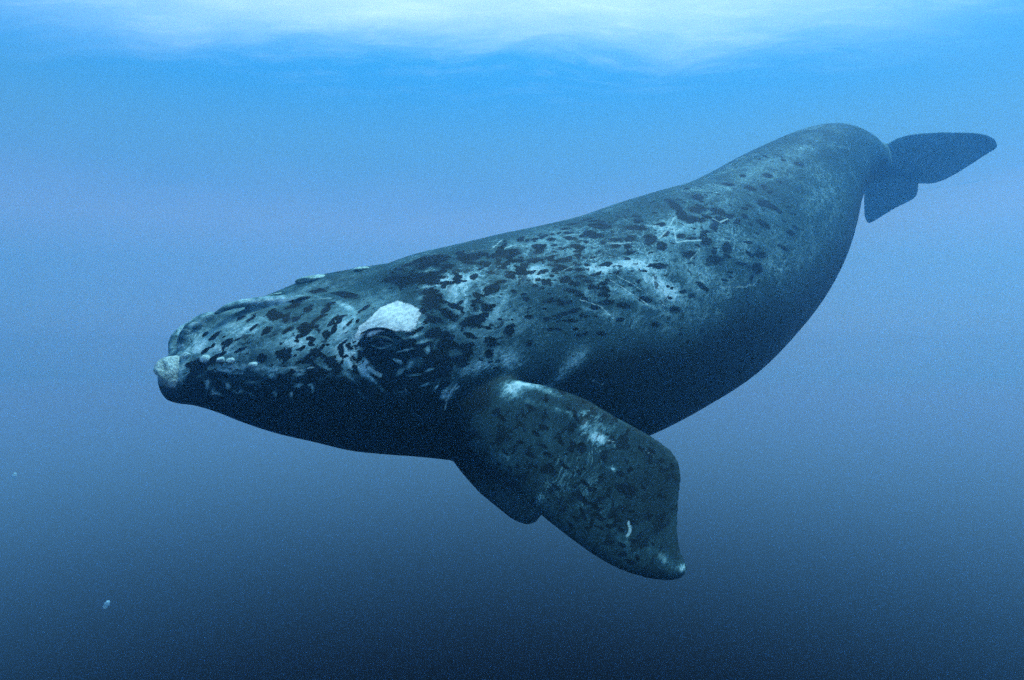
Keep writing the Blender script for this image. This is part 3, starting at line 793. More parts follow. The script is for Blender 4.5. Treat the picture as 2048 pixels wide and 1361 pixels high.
(-0.637,5.765,-6.43,-0.018,-0.016,-0.011,0.007,-0.004,-0.006,0.91),
(0.143,6.573,-6.024,-0.019,-0.057,-0.03,0.023,-0.005,-0.006,0.84),
(-0.114,6.329,-6.132,-0.029,-0.074,-0.04,0.03,-0.007,-0.008,1.02),
(-0.978,5.805,-6.382,-0.041,0.033,0.016,-0.021,-0.019,-0.015,1),
(0.304,6.736,-5.954,-0.022,-0.045,-0.021,0.025,-0.009,-0.007,0.9),
(-0.463,6.102,-6.213,-0.049,-0.029,-0.01,0.025,-0.034,-0.021,0.96),
(-0.116,6.145,-6.258,-0.025,-0.034,-0.019,0.014,-0.005,-0.008,0.81),
(0.422,6.604,-6.059,-0.024,-0.029,-0.014,0.015,-0.008,-0.01,0.93),
(-0.339,6.255,-6.146,-0.001,-0.014,-0.007,0.013,-0.001,-0.001,0.85),
(-0.661,5.86,-6.346,-0.011,-0.019,-0.013,0.011,-0.003,-0.004,1.08),
(-0.463,5.756,-6.496,-0.027,-0.027,-0.021,0.015,-0.005,-0.013,1),
(-0.588,5.754,-6.453,-0.015,-0.013,-0.01,0.007,-0.004,-0.006,0.82),
(-0.417,5.779,-6.489,-0.023,-0.013,-0.004,0.005,-0.006,-0.009,1.02),
(-0.805,5.816,-6.368,-0.038,0.01,0.008,-0.009,-0.021,-0.015,0.8),
(-0.925,5.569,-6.579,-0.014,-0.006,-0.005,0.005,-0.006,-0.007,0.91),
(-0.923,5.876,-6.335,-0.045,-0.051,-0.032,0.029,-0.021,-0.008,0.82),
(-0.451,6.177,-6.176,-0.013,-0.036,-0.017,0.011,-0.003,-0.002,1.09),
(-0.765,5.716,-6.452,-0.012,-0.015,-0.012,0.01,-0.004,-0.005,0.96),
(0.481,6.593,-6.085,-0.018,-0.027,-0.015,0.014,-0.005,-0.008,0.97),
(-0.462,5.856,-6.39,-0.031,-0.017,-0.006,0.011,-0.014,-0.016,0.87),
(-0.869,5.751,-6.414,-0.018,-0.019,-0.014,0.01,-0.006,-0.005,0.82),
(-0.685,5.953,-6.282,-0.017,-0.015,-0.008,0.015,-0.012,-0.008,0.81),
(0.524,6.573,-6.118,-0.014,-0.008,-0.001,0.004,-0.006,-0.007,0.97),
(2.284,7.91,-5.748,-0.054,-0.041,-0.012,0.014,-0.012,-0.024,1.09),
(1.758,7.375,-6.021,-0.027,-0.026,-0.011,0.005,-0.002,-0.007,0.85),
(0.626,6.353,-6.424,-0.015,-0.013,-0.006,0.003,-0.001,-0.005,0.82),
(0.374,6.381,-6.23,-0.048,-0.032,-0.01,0.011,-0.012,-0.016,0.91),
(0.906,7.627,-5.604,-0.03,0.03,0.01,-0.026,-0.023,-0.009,0.85),
(1.779,7.631,-5.758,-0.044,-0.032,-0.01,0.019,-0.018,-0.026,0.94),
(1.046,6.955,-6.025,-0.044,-0.038,-0.014,0.018,-0.013,-0.021,0.83),
(2.107,7.961,-5.596,-0.018,-0.019,-0.01,0.01,-0.004,-0.008,1.06),
(0.993,7.218,-5.809,-0.013,-0.01,-0.003,0.008,-0.008,-0.007,0.87),
(0.884,7.04,-5.896,-0.071,-0.066,-0.025,0.029,-0.022,-0.024,0.84),
(2.133,7.901,-5.666,-0.011,-0.01,-0.005,0.006,-0.003,-0.006,0.86),
(2.095,8.078,-5.491,-0.052,-0.048,-0.022,0.021,-0.014,-0.018,0.8),
(1.21,6.965,-6.107,-0.022,-0.019,-0.006,0.004,-0.003,-0.006,0.91),
(1.101,6.781,-6.248,-0.033,-0.023,-0.002,0.005,-0.007,-0.013,1),
(1.24,6.842,-6.288,-0.031,-0.026,-0.008,0.005,-0.003,-0.01,0.82),
(0.29,6.322,-6.251,-0.033,-0.008,0.006,0.001,-0.013,-0.013,0.88),
(1.984,8.458,-5.223,-0.005,-0.07,-0.035,0.062,-0.002,-0.004,1.05),
(1.81,7.501,-5.909,-0.032,-0.015,0.005,0.002,-0.008,-0.011,0.96),
(1.094,7.95,-5.479,-0.009,0.052,0.016,-0.01,-0.001,-0.001,0.98),
(1.017,7.476,-5.671,-0.023,0.046,0.025,-0.035,-0.015,-0.004,0.86),
(0.763,6.858,-5.987,-0.019,-0.028,-0.014,0.021,-0.008,-0.012,0.87),
(0.235,6.131,-6.444,-0.047,-0.029,-0.007,0.007,-0.007,-0.016,0.96),
(2.487,8.526,-5.266,-0.048,-0.05,-0.023,0.01,-0.006,-0.007,0.83),
(1.333,7.065,-6.078,-0.016,-0.011,-0.002,0.003,-0.004,-0.007,1.02),
(0.237,6.181,-6.38,-0.035,-0.022,-0.006,0.01,-0.011,-0.02,1.08),
(0.558,6.287,-6.468,-0.032,-0.025,-0.011,0.008,-0.004,-0.013,0.83),
(0.407,6.222,-6.441,-0.022,-0.01,0.001,0.002,-0.006,-0.01,1.01),
(2.298,7.717,-6.034,-0.037,-0.033,-0.013,0.006,-0.002,-0.011,0.86),
(0.9,6.801,-6.092,-0.026,-0.026,-0.01,0.013,-0.008,-0.014,0.91),
(0.339,6.185,-6.444,-0.022,-0.01,0.002,0.002,-0.008,-0.013,0.82),
(1.846,7.442,-6.007,-0.017,-0.012,-0.001,0.002,-0.003,-0.006,1.08),
(0.95,7.057,-5.904,-0.037,-0.035,-0.014,0.013,-0.009,-0.011,0.9),
(2.171,7.911,-5.676,-0.024,-0.025,-0.013,0.008,-0.004,-0.009,0.88),
(0.3,6.231,-6.356,-0.045,-0.04,-0.022,0.018,-0.008,-0.021,0.91),
(2.394,9.099,-4.931,-0.024,-0.056,-0.023,0.034,-0.013,-0.004,0.91),
(1.402,8.003,-5.438,-0.023,-0.036,-0.017,0.015,-0.008,-0.003,0.88),
(2.48,8.085,-5.678,-0.024,-0.02,-0.007,0.006,-0.004,-0.009,0.98),
(2.312,7.947,-5.724,-0.02,-0.019,-0.009,0.008,-0.003,-0.009,1.06),
(1.993,7.447,-6.14,-0.039,-0.034,-0.013,0.006,-0.003,-0.012,1.03),
(0.954,6.506,-6.523,-0.034,-0.026,-0.004,0.004,-0.003,-0.012,0.89),
(1.799,8.164,-5.37,-0.004,-0.028,-0.016,0.018,-0.001,-0.002,1.07),
(0.56,7.089,-5.814,-0.045,-0.062,-0.024,0.027,-0.016,-0.009,1.08),
(2.984,9.898,-4.6,-0.014,-0.04,-0.016,0.024,-0.008,-0,1.03),
(0.411,6.283,-6.36,-0.038,-0.022,-0.003,0.008,-0.011,-0.018,0.91),
(0.88,6.762,-6.118,-0.027,-0.029,-0.013,0.011,-0.006,-0.011,0.96),
(1.995,8.316,-5.302,-0.019,-0.044,-0.024,0.021,-0.006,-0.006,0.95),
(1.423,7.007,-6.223,-0.018,-0.015,-0.005,0.004,-0.002,-0.007,0.81),
(0.72,6.604,-6.183,-0.032,-0.022,-0.004,0.009,-0.01,-0.016,1.08),
(2.373,7.773,-6.027,-0.026,-0.02,-0.004,0.002,-0.002,-0.005,1.02),
(1.292,7.25,-5.88,-0.062,-0.07,-0.032,0.024,-0.012,-0.02,0.91),
(1.17,6.949,-6.099,-0.018,-0.016,-0.006,0.005,-0.003,-0.007,0.84),
(2.785,8.969,-5.034,-0.032,-0.021,-0.006,0.016,-0.019,-0.016,0.99),
(0.906,6.658,-6.247,-0.028,-0.015,0.003,0.003,-0.007,-0.01,0.85),
(0.417,6.85,-5.911,0.002,-0.038,-0.019,0.027,0.003,-0.002,0.95),
(2.602,9.23,-4.873,-0.004,-0.033,-0.014,0.028,-0.003,-0.002,0.87),
(2.893,9.476,-4.773,-0.02,-0.025,-0.011,0.015,-0.009,-0.005,0.99),
(2.253,7.824,-5.832,-0.034,-0.021,-0,0.003,-0.005,-0.009,0.88),
(0.819,7.516,-5.647,-0.054,-0.076,-0.029,0.028,-0.018,-0.007,0.86),
(0.613,6.228,-6.646,-0.011,-0.007,-0.001,0.001,-0.001,-0.004,0.99),
(1.715,7.977,-5.474,-0.026,-0.02,-0.009,0.014,-0.014,-0.011,1.07),
(0.41,6.499,-6.138,-0.034,-0.016,-0.002,0.007,-0.013,-0.013,0.93),
(1.893,7.405,-6.101,-0.015,-0.01,0,0.002,-0.003,-0.006,0.88),
(1.502,7.187,-6.057,-0.047,-0.044,-0.017,0.008,-0.005,-0.011,0.99),
(2.14,7.82,-5.756,-0.025,-0.018,-0.005,0.007,-0.006,-0.011,0.88),
(1.002,7.05,-5.927,-0.015,-0.006,0.001,0.003,-0.008,-0.007,0.82),
(0.774,7.005,-5.891,-0.07,-0.085,-0.037,0.027,-0.015,-0.016,0.92),
(0.621,7.125,-5.803,0.005,-0.043,-0.02,0.022,0.003,-0.001,1.08),
(1.23,7.72,-5.569,-0.015,0.036,0.018,-0.019,-0.007,-0.002,0.96),
(1.092,7.225,-5.829,-0.031,-0.027,-0.01,0.014,-0.012,-0.012,1.08),
(0.894,6.645,-6.253,-0.065,-0.061,-0.023,0.013,-0.007,-0.018,0.82),
(2.526,8.358,-5.42,-0.043,-0.04,-0.016,0.011,-0.007,-0.012,1.02),
(0.624,6.485,-6.252,-0.03,-0.02,-0.004,0.008,-0.009,-0.015,1.02),
(0.302,6.004,-6.767,-0.008,-0.005,-0,0.001,-0.001,-0.005,1.06),
(0.424,6.191,-6.504,-0.016,-0.012,-0.006,0.004,-0.002,-0.006,1.02),
(0.345,6.109,-6.575,-0.024,-0.011,0.003,0.001,-0.004,-0.009,1.08),
(0.699,6.692,-6.092,-0.026,-0.012,0.001,0.006,-0.015,-0.015,0.84),
(1.547,7.142,-6.149,-0.035,-0.021,0.003,0.003,-0.006,-0.011,1),
(0.959,6.574,-6.409,-0.044,-0.029,0,0.005,-0.007,-0.016,0.98),
(2.185,8.448,-5.25,-0.011,-0.025,-0.014,0.022,-0.006,-0.008,0.81),
(1.289,7.144,-5.971,-0.019,-0.018,-0.007,0.005,-0.003,-0.006,1.05),
(1.627,7.567,-5.751,-0.021,-0.014,-0.004,0.006,-0.007,-0.009,0.97),
(1.856,7.641,-5.785,-0.039,-0.026,-0.006,0.008,-0.009,-0.013,1.03),
(1.033,6.733,-6.253,-0.028,-0.026,-0.01,0.004,-0.002,-0.006,0.8),
(2.125,8.512,-5.205,-0.038,-0.033,-0.015,0.022,-0.02,-0.013,0.81),
(1.938,7.491,-6.017,-0.045,-0.029,-0.001,0.007,-0.01,-0.019,0.99),
(0.152,5.938,-6.717,-0.021,-0.014,-0.007,0.005,-0.002,-0.01,0.91),
(0.301,6.467,-6.127,-0.014,-0.016,-0.008,0.01,-0.005,-0.007,0.85),
(2.406,7.863,-5.915,-0.031,-0.025,-0.007,0.005,-0.003,-0.01,0.81),
(1.046,6.689,-6.324,-0.043,-0.028,0.002,0.006,-0.01,-0.019,1.08),
(1.082,6.727,-6.305,-0.048,-0.035,-0.005,0.007,-0.007,-0.016,0.86),
(0.344,6.191,-6.439,-0.026,-0.011,0.003,0.002,-0.009,-0.015,0.91),
(0.018,5.83,-6.801,-0.011,-0.007,-0.002,0.001,-0.001,-0.004,0.93),
(0.032,6.14,-6.319,-0.031,-0.003,0.011,-0.003,-0.013,-0.011,0.82),
(0.098,6.188,-6.3,-0.021,-0.004,0.005,-0,-0.009,-0.009,0.94),
(1.288,6.797,-6.415,-0.018,-0.012,0.002,0.001,-0.004,-0.008,0.87),
(0.287,5.959,-6.899,-0.015,-0.009,0.001,0,-0.002,-0.008,0.83),
(0.972,6.633,-6.334,-0.029,-0.018,0.002,0.003,-0.005,-0.01,0.84),
(0.65,6.554,-6.194,-0.038,-0.022,-0.002,0.006,-0.008,-0.012,0.94),
(0.524,6.388,-6.301,-0.015,-0.013,-0.006,0.006,-0.004,-0.008,0.89),
(0.013,5.934,-6.569,-0.032,-0.012,0.008,-0,-0.011,-0.019,0.83),
(0.37,6.233,-6.398,-0.024,-0.019,-0.009,0.01,-0.006,-0.015,1.01),
(0.513,6.092,-6.892,-0.01,-0.005,0.002,-0,-0.001,-0.004,0.95),
(0.366,6.09,-6.641,-0.041,-0.022,0.002,0.003,-0.007,-0.019,0.92),
(0.499,6.383,-6.292,-0.022,-0.012,-0.001,0.004,-0.007,-0.011,0.98),
(0.13,5.953,-6.653,-0.015,-0.007,0.003,0,-0.005,-0.01,0.82),
(0,5.812,-6.823,-0.014,-0.009,-0.003,0.002,-0.001,-0.008,0.9),
(0.901,6.51,-6.449,-0.053,-0.043,-0.013,0.009,-0.005,-0.02,0.94),
(0.326,6.026,-6.744,-0.016,-0.008,0.004,-0.001,-0.004,-0.009,1.08),
(0.422,6.036,-6.902,-0.036,-0.021,0.001,0.001,-0.002,-0.014,0.88),
(0.126,5.962,-6.63,-0.039,-0.023,-0.003,0.006,-0.007,-0.02,0.98),
(0.531,6.303,-6.419,-0.022,-0.012,-0,0.002,-0.004,-0.007,0.97),
(0.586,6.133,-6.901,-0.036,-0.022,-0.005,0.003,-0.002,-0.016,1.08),
(-0.044,5.819,-6.735,-0.013,-0.006,0.004,-0.001,-0.004,-0.007,1.04),
(0.189,5.989,-6.647,-0.008,-0.006,-0.002,0.002,-0.001,-0.005,0.87),
(-0.018,6.021,-6.423,-0.062,-0.021,0.011,0.002,-0.02,-0.027,0.88),
(0.122,6.024,-6.518,-0.012,-0.009,-0.004,0.002,-0.001,-0.004,0.89),
(1.143,6.582,-6.666,-0.055,-0.042,-0.003,0.003,-0.003,-0.016,0.97),
(0.289,6.3,-6.273,-0.015,-0.011,-0.004,0.005,-0.004,-0.006,0.91),
(1.372,6.937,-6.278,-0.057,-0.043,-0.007,0.007,-0.007,-0.018,0.9),
(0.785,6.29,-6.775,-0.033,-0.021,0.002,0.001,-0.003,-0.013,0.87),
(-0.097,5.858,-6.597,-0.012,-0.008,-0.002,0.002,-0.002,-0.005,1.02),
(0.168,5.868,-7.007,-0.021,-0.012,0.001,0,-0.001,-0.008,1.06),
(0.786,6.336,-6.645,-0.012,-0.009,-0.003,0.002,-0.001,-0.005,1.02),
(0.367,6.101,-6.617,-0.023,-0.012,0.001,0.002,-0.004,-0.012,1),
(0.324,6.16,-6.47,-0.028,-0.015,-0.001,0.003,-0.004,-0.009,0.97),
(0.157,6.152,-6.369,-0.027,-0.021,-0.01,0.007,-0.005,-0.009,0.88),
(0.107,5.956,-6.622,-0.024,-0.013,0.001,0.002,-0.005,-0.012,0.81),
(0.206,6.076,-6.504,-0.038,-0.022,-0.003,0.006,-0.009,-0.019,0.84),
(0.844,6.376,-6.643,-0.033,-0.022,0.002,0.002,-0.004,-0.014,0.81),
(0.596,6.194,-6.709,-0.02,-0.012,0.001,0.001,-0.003,-0.01,1),
(1.29,6.757,-6.5,-0.035,-0.026,-0.001,0.004,-0.005,-0.017,0.82),
(1.037,6.828,-6.145,-0.035,-0.025,-0.005,0.008,-0.008,-0.014,1.08),
(0.505,6.161,-6.655,-0.06,-0.041,-0.015,0.009,-0.005,-0.024,1.03),
(0.832,6.436,-6.499,-0.034,-0.023,-0.001,0.005,-0.006,-0.017,1.01),
(4.004,9.392,-5.415,-0.067,-0.055,0.001,0.01,-0.013,-0.039,1.03),
(2.554,7.917,-5.997,-0.058,-0.037,0.011,0.003,-0.013,-0.029,1.09),
(3.033,8.676,-5.386,-0.056,-0.06,-0.028,0.026,-0.01,-0.03,0.95),
(2.278,8.299,-5.374,-0.073,-0.094,-0.05,0.063,-0.027,-0.04,1),
(2.988,8.262,-5.96,-0.055,-0.046,-0.008,0.005,-0.004,-0.018,0.84),
(2.411,8.243,-5.472,-0.073,-0.046,-0.009,0.021,-0.027,-0.035,0.99),
(3.47,10.011,-4.527,-0.027,-0.072,-0.04,0.042,-0.012,-0.008,0.93),
(3.687,9.341,-5.142,-0.12,-0.032,0.056,-0.011,-0.058,-0.057,0.93),
(2.164,8.061,-5.53,-0.135,-0.103,-0.038,0.045,-0.04,-0.052,0.89),
(2.769,8.04,-6.078,-0.095,-0.072,0.004,0.005,-0.008,-0.026,0.82),
(2.86,8.454,-5.516,-0.069,-0.043,-0.001,0.009,-0.014,-0.023,1.03),
(2.535,8.225,-5.556,-0.025,-0.011,0.003,0.003,-0.01,-0.012,1),
(3.453,9.112,-5.215,-0.022,-0.02,-0.005,0.007,-0.005,-0.01,0.8),
(3.664,9.668,-4.808,-0.005,0.032,0.03,-0.032,-0.009,0.005,0.94),
(2.434,8.725,-5.12,-0.068,-0.116,-0.06,0.069,-0.026,-0.027,1.07),
(4.038,9.556,-5.186,-0.061,-0.049,-0.006,0.007,-0.006,-0.017,0.87),
(2.143,7.703,-5.902,-0.041,-0.022,0.004,0.004,-0.011,-0.019,1.04),
(2.153,7.438,-6.416,-0.097,-0.058,0.049,-0.007,-0.018,-0.035,0.9),
(3.879,9.228,-5.519,-0.117,-0.106,-0.003,0.014,-0.014,-0.051,1.07),
(4.171,10.962,-3.971,0.002,0.07,0.039,-0.027,0.001,-0.001,0.91),
(2.592,8.306,-5.504,-0.144,-0.114,-0.035,0.036,-0.03,-0.052,1.06),
(2.385,8.413,-5.321,-0.019,0.066,0.057,-0.064,-0.022,0.003,0.93),
(2.581,8.602,-5.237,-0.023,-0.017,-0.005,0.012,-0.012,-0.013,0.92),
(2.447,7.806,-6.064,-0.043,-0.033,-0.004,0.004,-0.004,-0.014,0.94),
(2.391,7.852,-5.917,-0.037,-0.024,0,0.006,-0.009,-0.019,0.95),
(3.529,9.276,-5.099,-0.144,-0.114,-0.022,0.054,-0.051,-0.084,0.98),
(3.603,9.043,-5.44,-0.035,-0.027,0.002,0.005,-0.007,-0.016,0.9),
(3.054,9.858,-4.61,0.004,0.094,0.039,-0.015,0.001,-0.001,1.07),
(3.89,10.146,-4.486,-0.07,-0.071,-0.04,0.057,-0.034,-0.039,1.07),
(3.159,8.575,-5.624,-0.032,-0.023,0.001,0.005,-0.008,-0.019,0.9),
(2.637,8.473,-5.366,-0.089,-0.071,-0.023,0.056,-0.048,-0.07,0.88),
(2.428,8.658,-5.161,-0.016,0.101,0.066,-0.046,-0.009,0.003,1.1),
(3.093,8.847,-5.247,-0.072,-0.059,-0.014,0.016,-0.014,-0.023,1.09),
(2.958,8.334,-5.775,-0.073,-0.056,-0.005,0.006,-0.007,-0.019,1.02),
(3.1,9.521,-4.77,-0.098,-0.077,-0.029,0.06,-0.06,-0.041,1.03),
(2.365,7.804,-5.964,-0.047,-0.034,-0.004,0.012,-0.012,-0.033,0.98),
(4.655,10.806,-4.136,-0.109,-0.064,-0.022,0.032,-0.039,-0.047,0.96),
(3.072,8.337,-5.937,-0.083,-0.064,0.004,0.005,-0.008,-0.028,0.88),
(3.628,9.535,-4.91,-0.015,-0.02,-0.01,0.013,-0.005,-0.011,0.95),
(4.056,10.064,-4.605,-0.011,0.04,0.041,-0.04,-0.014,0.003,0.81),
(2.934,8.232,-5.932,-0.067,-0.04,0.025,-0.002,-0.016,-0.031,0.9),
(3.329,8.821,-5.451,-0.125,-0.083,0.014,0.015,-0.032,-0.058,0.82),
(4.411,10.803,-4.08,-0.022,-0.044,-0.03,0.036,-0.01,-0.012,0.87),
(2.567,7.812,-6.263,-0.05,-0.039,0.002,0.002,-0.003,-0.015,1.02),
(4.01,9.61,-5.082,-0.07,-0.055,-0.01,0.009,-0.008,-0.018,0.86),
(4.029,10.827,-4.057,-0.005,-0.046,-0.025,0.03,-0.004,0.001,0.97),
(3.702,9.749,-4.753,-0.01,-0.061,-0.048,0.07,0.005,-0.02,0.97),
(4.423,10.954,-3.973,-0.006,0.07,0.048,-0.022,-0.002,0,0.98),
(3.784,9.252,-5.348,-0.043,-0.036,-0.002,0.005,-0.006,-0.015,0.88),
(2.568,7.835,-6.202,-0.044,-0.035,-0.001,0.003,-0.003,-0.013,0.86),
(3.756,9.663,-4.853,-0.055,-0.05,-0.021,0.022,-0.014,-0.024,0.87),
(3.212,8.973,-5.195,-0.092,-0.061,-0.003,0.016,-0.022,-0.031,0.83),
(2.474,7.724,-6.306,-0.061,-0.048,0.001,0.003,-0.004,-0.017,0.93),
(2.495,8.442,-5.334,-0.026,-0.018,-0.005,0.01,-0.011,-0.013,0.88),
(2.571,8.835,-5.077,-0.005,0.038,0.024,-0.02,-0.004,0.001,0.88),
(3.633,8.883,-5.774,-0.102,-0.084,0.024,0.002,-0.013,-0.036,0.94),
(3.413,9.557,-4.812,-0.078,-0.086,-0.039,0.073,-0.044,-0.051,0.81),
(2.589,8.296,-5.512,-0.017,-0.026,-0.017,0.021,-0.003,-0.016,1.09),
(3.367,8.814,-5.499,-0.09,-0.066,0.003,0.01,-0.016,-0.032,1.08),
(3.09,8.615,-5.5,-0.034,-0.027,-0.006,0.015,-0.013,-0.029,1.1),
(0.791,4.612,-8.528,-0.006,0.006,0.009,-0.005,0,-0.004,1.1),
(0.378,4.929,-8.221,-0.012,0.006,0.003,-0.003,-0.002,-0.006,1.1),
(0.069,5.36,-7.667,-0.01,0.008,0.01,-0.006,-0.002,-0.005,1.1),
(0.097,5.397,-7.607,-0.024,0.024,0.028,-0.012,-0.003,-0.007,1.1),
(0.594,4.788,-8.334,-0.015,0.01,0.008,-0.005,-0.002,-0.007,1.1),
(0.848,4.66,-8.407,-0.033,0.014,0.008,-0.006,-0.006,-0.013,1.1),
(0.067,5.27,-7.81,-0.03,0.016,0.014,-0.009,-0.006,-0.014,1.1),
(0.23,5.105,-8.008,-0.018,0.015,0.016,-0.007,-0.001,-0.006,1.1),
(0.047,5.188,-7.977,-0.017,0.011,0.01,-0.006,-0.002,-0.009,1.1),
(-0.081,5.411,-7.633,-0.039,0.028,0.036,-0.015,-0.005,-0.013,1.1),
(0.284,5.111,-7.97,-0.016,0.013,0.013,-0.008,-0.002,-0.008,1.1),
(0.277,4.98,-8.2,-0.017,0.015,0.015,-0.007,-0.001,-0.007,1.1),
(0.066,5.143,-8.065,-0.027,0.018,0.011,-0.006,-0.001,-0.012,1.1),
(0.324,5.017,-8.1,-0.027,0.019,0.015,-0.008,-0.003,-0.01,1.1),
(0.467,4.973,-8.097,-0.023,0.013,0.01,-0.007,-0.005,-0.011,1.1),
(0.784,4.635,-8.486,-0.018,0.013,0.012,-0.008,-0.002,-0.01,1.1),
(0.234,5.022,-8.154,-0.019,0.01,0.004,-0.002,-0.002,-0.006,1.1),
(0.064,5.361,-7.667,-0.01,0.011,0.013,-0.008,-0.002,-0.005,1.1),
(0.867,4.596,-8.505,-0.009,0.015,0.021,-0.012,0.001,-0.006,1.1),
(0.661,4.966,-8.029,-0.018,0.013,0.013,-0.01,-0.004,-0.009,1.1),
(0.527,4.803,-8.352,-0.008,0.01,0.013,-0.005,0,-0.004,1.1),
(0.427,4.848,-8.347,-0.022,0.021,0.026,-0.01,0.001,-0.009,1.1),
(0.63,4.815,-8.269,-0.024,0.019,0.017,-0.008,-0.003,-0.009,1.1),
(-0.4,6.12,-8.042,-0.016,-0.186,0.091,0.027,-0,0.004,1.1),
(-0.324,6.623,-8.242,-0.03,-0.036,0.033,0.014,-0,0.012,1.1),
(0.191,5.281,-7.745,-0.034,0.023,0.023,-0.012,-0.005,-0.012,1.1),
(0.346,4.997,-8.121,-0.015,0.011,0.01,-0.007,-0.002,-0.007,1.1),
(0.991,4.656,-8.357,-0.007,0.009,0.011,-0.006,-0.001,-0.003,1.1),
(0.383,5.199,-7.799,-0.024,0.023,0.025,-0.017,-0.005,-0.012,1.1),
(0.238,5.103,-8.007,-0.02,0.018,0.019,-0.009,-0.002,-0.008,1.1),
(0.772,4.665,-8.44,-0.028,0.015,0.009,-0.007,-0.005,-0.013,1.1),
(0.769,4.757,-8.293,-0.013,0.01,0.01,-0.005,-0.002,-0.005,1.1),
(0.771,4.909,-8.069,-0.012,0.011,0.01,-0.006,-0.002,-0.005,1.1),
(0.145,5.198,-7.897,-0.048,0.027,0.022,-0.012,-0.007,-0.018,1.1),
(0.654,4.857,-8.192,-0.016,0.011,0.009,-0.005,-0.003,-0.006,1.1),
(0.69,4.756,-8.332,-0.029,0.015,0.01,-0.008,-0.006,-0.013,1.1),
(0.016,5.167,-8.121,-0.046,0.043,0.019,0.002,-0.008,0.024,1.1),
(0.259,5.3,-7.695,-0.031,0.019,0.018,-0.012,-0.007,-0.014,1.1),
(0.251,4.98,-8.226,-0.014,0.009,0.003,-0.002,-0.001,-0.006,1.1),
(-0.004,5.333,-7.736,-0.011,0.014,0.019,-0.007,-0,-0.004,1.1),
(0.524,4.839,-8.29,-0.015,0.018,0.022,-0.013,-0,-0.008,1.1),
(0.387,5.092,-7.951,-0.022,0.025,0.027,-0.013,-0.002,-0.009,1.1),
(0.046,5.141,-8.115,-0.024,0.017,0.003,-0.001,-0,-0.009,1.1),
(0.035,5.185,-7.996,-0.024,0.014,0.008,-0.004,-0.002,-0.009,1.1),
(-0.457,6.541,-8.232,-0.021,-0.01,0.019,0.007,0.001,0.008,1.1),
(0.576,4.878,-8.197,-0.017,0.007,0.004,-0.003,-0.004,-0.007,1.1),
(0.963,4.658,-8.364,-0.006,0.007,0.008,-0.005,-0.001,-0.003,1.1),
(0.506,5.024,-8.003,-0.014,0.018,0.021,-0.013,-0.002,-0.008,1.1),
(-0.164,5.31,-8.028,-0.037,0.062,-0.003,-0.015,-0.008,0.026,1.1),
(0.359,5.134,-7.901,-0.007,0.012,0.014,-0.007,-0,-0.003,1.1),
(0.159,5.427,-7.553,-0.05,0.029,0.025,-0.014,-0.01,-0.015,1.1),
(-0.02,5.266,-7.865,-0.015,0.011,0.012,-0.005,-0.001,-0.005,1.1),
(0.787,4.717,-8.346,-0.024,0.011,0.007,-0.004,-0.004,-0.008,1.1),
(0.228,5.309,-7.693,-0.013,0.022,0.027,-0.012,-0.001,-0.005,1.1),
(0.745,4.785,-8.261,-0.028,0.016,0.011,-0.008,-0.005,-0.012,1.1),
(0.377,5.225,-7.764,-0.012,0.012,0.013,-0.009,-0.002,-0.006,1.1),
(0.979,4.617,-8.418,-0.012,0.012,0.012,-0.008,-0.002,-0.006,1.1),
(0.531,4.902,-8.181,-0.027,0.03,0.035,-0.016,-0.002,-0.011,1.1),
(0.73,4.834,-8.194,-0.013,0.008,0.006,-0.004,-0.003,-0.005,1.1),
(0.253,5.35,-7.63,-0.01,0.014,0.016,-0.007,-0.001,-0.004,1.1),
(0.11,6.964,-8.662,-0.017,-0.014,0.02,-0.004,-0.008,-0.009,1.1),
(0.263,5.143,-7.93,-0.01,0.011,0.012,-0.006,-0.001,-0.004,1.1),
(0.743,4.771,-8.283,-0.016,0.009,0.007,-0.006,-0.004,-0.009,1.1),
(0.103,5.092,-8.196,-0.013,0.012,0.01,0.002,-0.006,0.009,1.1),
(0.545,4.968,-8.07,-0.033,0.023,0.022,-0.012,-0.005,-0.013,1.1),
(0.474,5.169,-7.81,-0.019,0.027,0.03,-0.019,-0.003,-0.01,1.1),
(0.512,4.866,-8.25,-0.016,0.016,0.018,-0.011,-0.001,-0.008,1.1),
(0.5,4.959,-8.105,-0.007,0.011,0.014,-0.006,-0,-0.003,1.1),
(0.638,4.766,-8.346,-0.018,0.014,0.013,-0.009,-0.002,-0.01,1.1),
(0.193,5.137,-7.975,-0.011,0.008,0.007,-0.005,-0.002,-0.006,1.1),
(-0.091,5.241,-8.03,-0.016,0.01,0.001,0,-0.001,0.009,1.1),
(0.822,4.596,-8.536,-0.033,0.016,0.008,-0.006,-0.005,-0.015,1.1),
(0.316,5.063,-8.03,-0.015,0.007,0.003,-0.002,-0.003,-0.006,1.1),
(0.247,5.21,-7.832,-0.028,0.019,0.018,-0.012,-0.005,-0.013,1.1),
(0.856,4.626,-8.459,-0.005,0.007,0.008,-0.005,-0,-0.003,1.1),
(0.28,5.163,-7.891,-0.045,0.024,0.018,-0.011,-0.008,-0.017,1.1),
(0.305,5,-8.141,-0.01,0.014,0.019,-0.009,0,-0.005,1.1),
(0.623,4.843,-8.229,-0.032,0.018,0.012,-0.008,-0.006,-0.013,1.1),
(0.52,4.838,-8.293,-0.011,0.008,0.007,-0.004,-0.001,-0.005,1.1),
(-0.297,5.411,-7.763,-0.046,0.028,0.024,-0.011,-0,-0.02,1.1),
(0.426,5.064,-7.977,-0.015,0.014,0.014,-0.008,-0.002,-0.007,1.1),
(0.204,5.227,-7.823,-0.02,0.013,0.011,-0.006,-0.003,-0.007,1.1),
(0.457,4.861,-8.296,-0.021,0.01,0.004,-0.003,-0.003,-0.009,1.1),
(-0.104,5.33,-7.791,-0.025,0.024,0.033,-0.014,-0.001,-0.01,1.1),
(0.89,4.792,-8.191,-0.011,0.005,0.004,-0.003,-0.003,-0.006,1.1),
